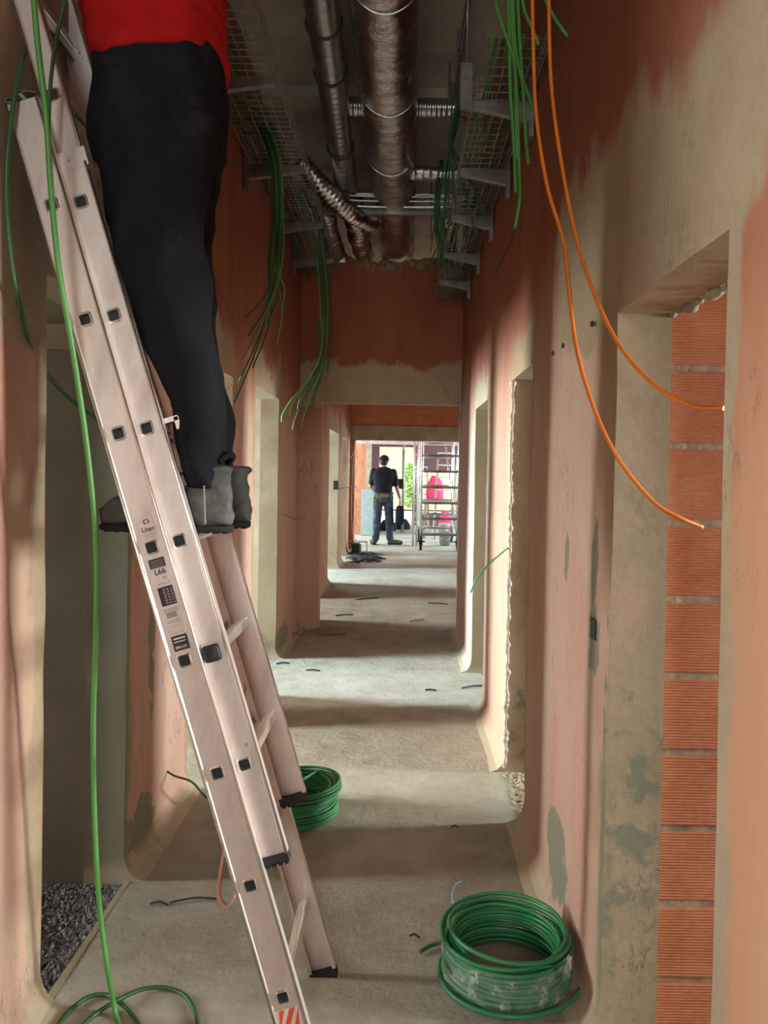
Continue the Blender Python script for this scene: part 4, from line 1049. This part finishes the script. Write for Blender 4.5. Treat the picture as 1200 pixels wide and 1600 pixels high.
cable('thin_wire', [at(668, 580, 7.02), at(690, 595, 6.98), at(700, 612, 6.97), at(699, 618, 6.98), at(690, 600, 6.99)], .003, M['straw'], 'thin pale wire loop hanging on the end wall above the doorway')
cable('thin_wire', [at(436, 786, 6.2), at(445, 803, 6.25), at(462, 811, 6.4), at(478, 808, 6.7)], .003, M['dark_cable'], 'thin dark wire drooping across the corner left of the far doorway')

# ------------------------------------------------------------------ coils of cable
def coil(c, R0, Hc, r, turns, layers, seed, label, film_=False, mat=None):
    rd = random.Random(seed); c = Vector(c); rt = empty('cable_coil', c, label, 'cable coil')
    m = MB(); pts = []; n = 44
    for L in range(layers):
        ph = rd.uniform(0, 6)
        for t_ in range(turns):
            rj = R0 - r - L * r * 2.15 + rd.uniform(-.006, .004); ex_, ey = rd.uniform(-.006, .006), rd.uniform(-.006, .006); ti = rd.uniform(-.008, .008)
            for k in range(n):
                a = 2 * PI * k / n + ph; f = (t_ + k / n) / turns; z = r + (Hc - 2 * r) * (f if L % 2 == 0 else 1 - f)
                rr = rj + .004 * math.sin(2 * a + t_)
                pts.append(c + Vector((rr * math.cos(a) + ex_ * math.sin(PI * k / n), rr * math.sin(a) + ey * math.sin(PI * k / n), max(r, z + ti * math.sin(a) * (0.2 + f)))))
    # smooth the joins between turns
    q = [p.copy() for p in pts]
    for it in range(2):
        for i in range(1, len(q) - 1): q[i] = (q[i - 1] + q[i] * 2 + q[i + 1]) / 4
    m.tube(q, r, 6); m.build('winding', mat, rt)
    return rt
c1 = fl(797, 1523, 0)
co = coil((c1.x - .012, c1.y, 0), .186, .128, .0062, 9, 3, 2, 'coil of green cable wrapped in clear film, nearest on the floor by the right wall', mat=M['green3'])
cx, cy = c1.x - .012, c1.y
def rpt(a, rr, z, dx=0, dy=0): return Vector((cx + dx + rr * math.cos(a), cy + dy + rr * math.sin(a), z))
m = MB()      # loose outer loops
m.tube([rpt(2 * PI * i / 60, .205, .012 + .012 * (1 + math.sin(2 * PI * i / 60 + 2.2)), .010, -.012) for i in range(60)], .0062, 7, closed=True)
m.build('loose_loop', M['green3'], co)
m = MB(); m.tube([rpt(2 * PI * i / 60, .178, .132 + .010 * math.sin(2 * PI * i / 60 + 1), -.012, .004) for i in range(60)], .0062, 7, closed=True); m.build('top_loop', M['green3'], co)
m = MB(); m.tube([rpt(2 * PI * i / 60, .172, .136 + .014 * math.sin(2 * PI * i / 60 + 4), .004, -.004) for i in range(60)], .0062, 7, closed=True); m.build('top_loop', M['green3'], co)
MB().tube(spline([fl(657, 1487, .012), fl(672, 1478, .012), fl(690, 1472, .02), fl(715, 1462, .05)], 6), .0058, 7).build('cable_end', M['green2'], co)
m = MB(); rings = []
for j in range(9):      # film wrap, puckered
    z = .022 + .094 * j / 8; row = []
    for i in range(120):
        a = PI * 1.02 + (PI * 1.0) * i / 119
        row.append(rpt(a, .189 + .006 * noise.noise(Vector((a * 6, z * 30, 2))) + .004 * abs(noise.noise(Vector((a * 14, z * 50, 7)))), z + .008 * noise.noise(Vector((a * 4, j, 3)))))
    rings.append(row)
vs = [p for r_ in rings for p in r_]; fs = [(j * 120 + i, j * 120 + i + 1, (j + 1) * 120 + i + 1, (j + 1) * 120 + i) for j in range(8) for i in range(119)]
m.add(vs, fs, True); m.build('plastic_wrap', M['film'], co)
m = MB(); rd = random.Random(4)      # crumpled tail of the film
vs, fs = [], []
for j in range(7):
    for i in range(7):
        a = 5.45 + .16 * i / 6; vs.append(rpt(a, .193 + .012 * rd.random(), .075 + .065 * j / 6 + .006 * rd.random()))
for j in range(6):
    for i in range(6): fs.append((j * 7 + i, j * 7 + i + 1, (j + 1) * 7 + i + 1, (j + 1) * 7 + i))
m.add(vs, fs); tag(m.build('wrap_tail', M['film'], co), 'crumpled clear film tail')
MB().tube(spline([fl(729, 1440, .05), at(720, 1428, 2.35), at(709, 1412, 2.38), at(707, 1396, 2.4), at(713, 1382, 2.42), at(722, 1377, 2.42)], 6), .0028, 6).build('core_wire', M['blue'], co)
c2 = fl(459, 1272, 0)
co2 = coil((c2.x, c2.y, 0), .190, .135, .0062, 10, 3, 8, 'unwrapped coil of green cable on the floor behind the ladder', mat=M['green3'])
m = MB()
for q in range(3):
    m.tube([Vector((c2.x + (.186 + .003 * q) * math.cos(2 * PI * i / 50) + .004, c2.y + (.186 + .003 * q) * math.sin(2 * PI * i / 50), .135 - .012 * q + .03 * math.sin(2 * PI * i / 50 + 2 + q * .3) * .5)) for i in range(50)], .0062, 7, closed=True)
m.build('loose_loop', M['green3'], co2)

# ------------------------------------------------------------------ gravel in the left room
rd = random.Random(21); m = MB()
for i in range(5200):
    x, y = rd.uniform(-1.42, -.955), rd.uniform(1.85, 2.66)
    s_ = rd.uniform(.004, .011); a = rd.uniform(0, 6); rt_ = Matrix.Rotation(a, 3, 'Z') @ Matrix.Rotation(rd.uniform(0, 3), 3, 'X')
    v = [Vector(p) * s_ * rd.uniform(.7, 1.25) for p in ((1, 0, 0), (0, 1, 0), (-1, 0, 0), (0, -1, 0), (0, 0, .8), (0, 0, -.8))]
    m.add([rt_ @ p + Vector((x, y, -.016 + rd.uniform(0, .008))) for p in v], [(0, 1, 4), (1, 2, 4), (2, 3, 4), (3, 0, 4), (1, 0, 5), (2, 1, 5), (3, 2, 5), (0, 3, 5)])
tag(m.build('gravel', M['gravel']), 'loose dark grey gravel filling the floor of the left doorway', 'gravel', kind='stuff')

# ------------------------------------------------------------------ scraps on the floor
scr = [(265, 338, 1410, 1404, 'dark_cable', 'dark cable offcut on the floor just left of the ladder'), (234, 262, 1412, 1414, 'dark_cable', 'short dark scrap on the floor near the gravel'),
       (722, 757, 1075, 1071, 'dark_cable', 'dark cable offcut at the right end of the brightest floor strip'), (664, 682, 1078, 1079, 'dark_cable', 'small dark scrap in the middle of the brightest floor strip'),
       (640, 655, 1463, 1465, 'dark_cable', 'tiny dark scrap on the floor left of the wrapped coil'), (432, 452, 1037, 1036, 'dark_cable', 'dark scrap at the left of the brightest floor strip'),
       (478, 500, 1047, 1048, 'dark_cable', 'dark splinter in the brightest strip near its left end'), (705, 716, 1292, 1293, 'dark_cable', 'dark chip on the floor between the two coils'),
       (640, 662, 971, 968, 'straw', 'pale splinter on the floor inside the far doorway'), (556, 590, 937, 934, 'dark_cable', 'dark strip of waste on the floor beyond the doorway'),
       (524, 552, 962, 960, 'dark_cable', 'dark splinter beyond the doorway near its left side'), (668, 700, 942, 944, 'dark_cable', 'dark splinter beyond the doorway near its right side')]
for x0, x1, y0, y1, mt, lb in scr:
    a, b_ = fl(x0, y0, .006), fl(x1, y1, .006); mid = (a + b_) / 2 + Vector((0, .01, .003))
    cable('offcut', [a, mid, b_], .0035 if y0 > 1200 else .006, M[mt], lb, 'scrap', k=4, n=6)
m = MB(); rd = random.Random(9)
for i in range(150):
    p = fl(rd.triangular(500, 560, 515), rd.uniform(978, 989), .01 + rd.random() * .02); a = rd.uniform(-.8, .8); L_ = rd.uniform(.04, .14)
    d = Vector((math.cos(a), math.sin(a), rd.uniform(-.08, .08))) * L_ / 2; m.bar(p - d, p + d, .006, .003)
tag(m.build('wood_shavings', M['straw']), 'heap of pale splinters and shavings on the doorway threshold', 'debris', kind='stuff')
m = MB()
for i in range(90):
    p = fl(rd.uniform(549, 592), rd.triangular(863, 880, 872), .02); a = rd.uniform(-.5, .5); L_ = rd.uniform(.08, .28)
    d = Vector((math.cos(a), math.sin(a), 0)) * L_ / 2; m.tube([p - d, p + Vector((0, .03, .01)), p + d], .008, 5)
tag(m.build('cable_waste', M['dark_cable']), 'tangle of dark cable waste on the floor by the far left pier', 'debris', kind='stuff')
rocks = [(455, 985), (468, 988), (447, 990), (480, 984), (459, 992), (232, 1325), (245, 1312), (238, 1334)]
for x, y in rocks:
    p = fl(x, y, .02); s_ = .03 if y < 1100 else .012
    tag(MB().ball(p, (s_ * rd.uniform(.8, 1.3), s_, s_ * .7), 7, 5).build('rubble_lump', M['khaki']), 'lump of rubble on the floor left of the far doorway' if y < 1100 else 'small lump of rubble at the corner beside the gravel', 'rubble', 'rubble by the far doorway' if y < 1100 else 'rubble beside the gravel')

# ------------------------------------------------------------------ far end: scaffold, props, yard clutter
sc = empty('scaffold_tower', (.70, 15.2, 0), 'aluminium ladder-frame scaffold tower on castors beyond the brick opening', 'scaffold')
m0 = []
SX0, SX1 = .37, 1.06
for Yq in (14.35, 16.1):
    for x in (SX0, SX1):
        MB().tube([(x, Yq, .16), (x, Yq, 3.1)], .026, 12).build('standard', M['alu_bright'], sc)
    for i in range(10):
        z = .30 + i * .295
        MB().tube([(SX0, Yq, z), (SX1, Yq, z)], .024, 10).build('rung', M['galv_dark'], sc)  # rungs darkened in colour to stand for their backlit silhouette
for a, b_ in (((SX0, 14.35, .5), (SX0, 16.1, 2.0)), ((SX1, 16.1, .5), (SX1, 14.35, 2.0)), ((SX0, 14.35, .38), (SX0, 16.1, .38)), ((SX1, 14.35, .38), (SX1, 16.1, .38)), ((SX1 - .25, 14.4, 1.95), (SX1, 14.5, .2))):
    MB().tube([a, b_], .018, 8).build('brace', M['alu_bright'], sc)
for Yq in (14.35, 16.1):
    for x in (SX0, SX1):
        cs = MB(); cs.tube([(x - .022, Yq, .075), (x + .022, Yq, .075)], .075, 18); cs.box((x, Yq, .13), (.07, .09, .07)); cs.tube([(x, Yq, .14), (x, Yq, .24)], .032, 10)
        cs.box((x, Yq, .17), (.15, .10, .02)); cs.build('castor', M['rubber'], sc)
pr = empty('ladder_frame', (.25, 15.4, 0), 'narrow bright frame of twin poles standing left of the scaffold tower', 'frame')
for x in (.24, .31): MB().tube([(x, 15.3, .0), (x, 15.3, 2.7)], .022, 10).build('pole', M['alu_bright'], pr)
for i in range(8): MB().tube([(.24, 15.3, .3 + i * .3), (.31, 15.3, .3 + i * .3)], .016, 8).build('rung', M['alu_bright'], pr)
pp = empty('steel_prop', (.03, 18.6, 0), 'slim white prop standing between the worker and the scaffold', 'prop')
MB().tube([(.03, 18.6, 0.01), (.03, 18.6, 2.0)], .035, 12).build('outer_tube', M['whiteboard'], pp)
MB().tube([(.03, 18.6, 1.9), (.03, 18.6, 3.88)], .024, 12).build('inner_tube', M['whiteboard'], pp)
MB().box((.03, 18.6, .008), (.16, .16, .016)).build('base_plate', M['whiteboard'], pp)
def stepladder(x, y, w_, label, h_=1.9, sp=.5):
    t_ = empty('stepladder', (x, y, 0), label, 'stepladder')
    for sx_ in (-1, 1):
        for sy in (-1, 1):
            MB().bar((x + sx_ * w_ / 2, y + sy * sp, 0.005), (x + sx_ * w_ / 2 * .7, y, h_), .05, .03, up=(1, 0, 0)).build('leg', M['alu_bright'], t_)
    for i in range(1, 7):
        f_ = i / 7; MB().box((x, y - sp * (1 - f_), h_ * f_), (w_ * (1 - .3 * f_), .07, .025)).build('step', M['alu_bright'], t_)
    MB().box((x, y, h_), (w_ * .75, .16, .03)).build('top_plate', M['alu_bright'], t_)
stepladder(.98, 17.2, .5, 'aluminium stepladder standing behind the scaffold tower')
stepladder(.48, 19.4, .42, 'stepladder further back in front of the yard opening', 1.6, .4)
# workbench with a pink sheet, white sacks and buckets beyond the scaffold
wb = empty('trestle', (1.0, 18.6, 0), 'low timber trestle table behind the scaffold', 'table')
MB().box((1.05, 18.6, .78), (1.2, .6, .05)).build('tabletop', M['whiteboard'], wb)
for x in (.55, 1.55):
    for y in (18.35, 18.85): MB().bar((x, y, 0.003), (x + .04, y, .76), .05, .05).build('leg', M['wood'], wb)
m = MB(); m.loft([ell_ring((.80, 18.5, .805 + z), rx, ry, 20, 2.2) for z, rx, ry in ((0, .20, .16), (.2, .22, .18), (.42, .17, .14), (.58, .09, .07))])
me = m.mesh('pink_sack'); wrinkle(me, .02, 8, .8, 5)
tag(link('pink_sack', me, M['pinkcloth']), 'bright pink sack standing on the trestle behind the scaffold', 'sack')
m = MB(); m.loft([ell_ring((1.05, 18.25, z), rx, ry, 18, 2.2) for z, rx, ry in ((.005, .14, .12), (.25, .17, .15), (.5, .12, .10), (.56, .05, .04))])
me = m.mesh('pink_sack'); wrinkle(me, .015, 8, .8, 7); tag(link('pink_sack', me, M['pinkcloth']), 'smaller pink sack on the floor before the trestle', 'sack')
for x, y, lb in ((.44, 17.0, 'white bucket standing left of the stepladder feet'), (.88, 15.4, 'white bucket on the floor inside the scaffold tower'), (1.0, 17.95, 'white bucket before the trestle legs')):
    t_ = empty('bucket', (x, y, 0), lb, 'bucket')
    m = MB(); m.loft([[Vector((x + r_ * math.cos(2 * PI * i / 20), y + r_ * math.sin(2 * PI * i / 20), z)) for i in range(20)] for z, r_ in ((.004, .10), (.26, .13), (.27, .14), (.28, .14), (.27, .122), (.02, .095))]); m.build('bucket_body', M['whiteboard'], t_)
    MB().tube(spline([(x - .14, y, .25), (x - .10, y - .05, .15), (x, y - .15, .12), (x + .10, y - .05, .15), (x + .14, y, .25)], 5), .004, 5).build('handle', M['galv'], t_)
bd = MB(); bd.bar((-.72, 17.45, .01), (-.74, 17.74, 1.05), .40, .03, up=(0, -1, .2)); tag(bd.build('leaning_board', M['whiteboard']), 'dusty white board leaning by the doorway behind the worker', 'board')
for i, (x, y, lb) in enumerate(((-.33, 19.0, 'dark sack on the floor behind the worker feet'), (.02, 19.6, 'dark bundle on the floor behind the white prop'))):
    m = MB(); m.loft([ell_ring((x, y, z), rx, ry, 16, 2.2) for z, rx, ry in ((.004, .20, .14), (.12, .22, .16), (.25, .12, .10), (.28, .04, .04))]); me = m.mesh('dark_sack'); wrinkle(me, .02, 9, 1, i); tag(link('dark_sack', me, M['black_shirt']), lb, 'sack')
pt_ = empty('plank', (-.2, 20.2, 0), None, None); bpy.data.objects.remove(pt_)
for i in range(3): tag(MB().bar((-.55, 20.1 + i * .16, .022), (.5, 20.2 + i * .15, .022), .14, .03).build('plank', M['wood']), ['nearest', 'middle', 'furthest'][i] + ' of three rough planks lying on the floor at the yard opening', 'plank', 'planks at the yard opening')
# black site transformer with wire guard
bx = empty('power_box', (-.76, 13.6, 0), 'black power box with a wire guard on the floor by the brick pier', 'power box')
MB().box((-.80, 13.6, .095), (.14, .22, .17)).build('housing', M['black'], bx)
g = MB()
for y in (13.48, 13.72): g.tube([(-.89, y, .01), (-.89, y, .21), (-.60, y, .21), (-.60, y, .01)], .008, 6, closed=True)
for x in (-.89, -.60):
    for z in (.01, .21): g.tube([(x, 13.48, z), (x, 13.72, z)], .008, 6)
g.build('wire_guard', M['galv_dark'], bx)
MB().box((-.715, 13.6, .10), (.03, .2, .12)).build('front_panel', M['whiteboard'], bx)
# hanging cables at the far pier
cable('hanging_cable', [at(556, 668, 13.6), at(555, 695, 13.5), at(550, 712, 13.4), at(540, 724, 13.3), at(534, 728, 13.2)], .007, M['yellow'], 'pale yellow-green cable swinging left at the far brick pier')
cable('hanging_cable', [at(556, 670, 13.7), at(552, 720, 13.75), at(549, 780, 13.75), at(550, 825, 13.7), at(556, 846, 13.6)], .006, M['yellow'], 'pale cable hanging straight down the far brick pier')
cable('thin_wire', [at(522, 762, 11.2), at(528, 764, 11.5), at(540, 762, 12.5), at(556, 760, 13.6)], .008, M['dark_cable'], 'thin dark wire crossing from the far left wall to the pier')
tag(MB().box(at(524, 758, 11.2) + Vector((.01, 0, 0)), (.07, .08, .13)).build('socket_box', M['black']), 'small dark junction box on the far left wall beyond the doorway', 'junction box')
tag(MB().box((XR - .001, 2.085, 1.035), (.006, .05, .055)).build('socket_hole', M['black']), 'small dark socket hole chiselled in the right wall', 'socket hole')

# ragged plaster left standing along the edge of the second right-hand doorway, and broken ground on its threshold
m = MB(); rd = random.Random(31)
for i in range(70):
    z = .03 + 1.86 * i / 69; k = rd.random()
    m.ball((XR - .004 + rd.uniform(-.004, .004), 3.722 + rd.uniform(-.008, .004), z), (.009 + .012 * k * k, .010 + .012 * k, .018), 7, 5)
me = fuse(m, .006, 'trim_11', 1); tag(link('trim_11', me, M['whiteboard_plaster']), kind='structure')
m = MB()
for i in range(420):
    x, y = rd.uniform(.52, .72), rd.uniform(3.2, 3.70); s_ = rd.uniform(.005, .018); a = rd.uniform(0, 6); rt_ = Matrix.Rotation(a, 3, 'Z')
    v = [Vector(p) * s_ * rd.uniform(.6, 1.3) for p in ((1, 0, 0), (0, 1, 0), (-1, 0, 0), (0, -1, 0), (0, 0, .6), (0, 0, -.6))]
    m.add([rt_ @ p + Vector((x, y, .002)) for p in v], [(0, 1, 4), (1, 2, 4), (2, 3, 4), (3, 0, 4), (1, 0, 5), (2, 1, 5), (3, 2, 5), (0, 3, 5)])
tag(m.build('broken_screed', M['khaki']), 'broken screed crumbs on the threshold of the second right-hand doorway', 'rubble', kind='stuff')
# drilled anchor holes in the right-hand wall
for px, py, lb in ((925, 506, 'nearest drilled anchor hole in the right wall above the pink panel'), (880, 540, 'middle drilled anchor hole in the right wall above the pink panel'), (864, 552, 'furthest drilled anchor hole in the right wall above the pink panel')):
    d = ray(px, py); p = Vector((0, 0, CAM_H)) + d * ((XR - .004) / d.x)
    tag(MB().ball(p, (.006, .012, .009), 8, 6).build('anchor_hole', M['black']), lb, 'hole')
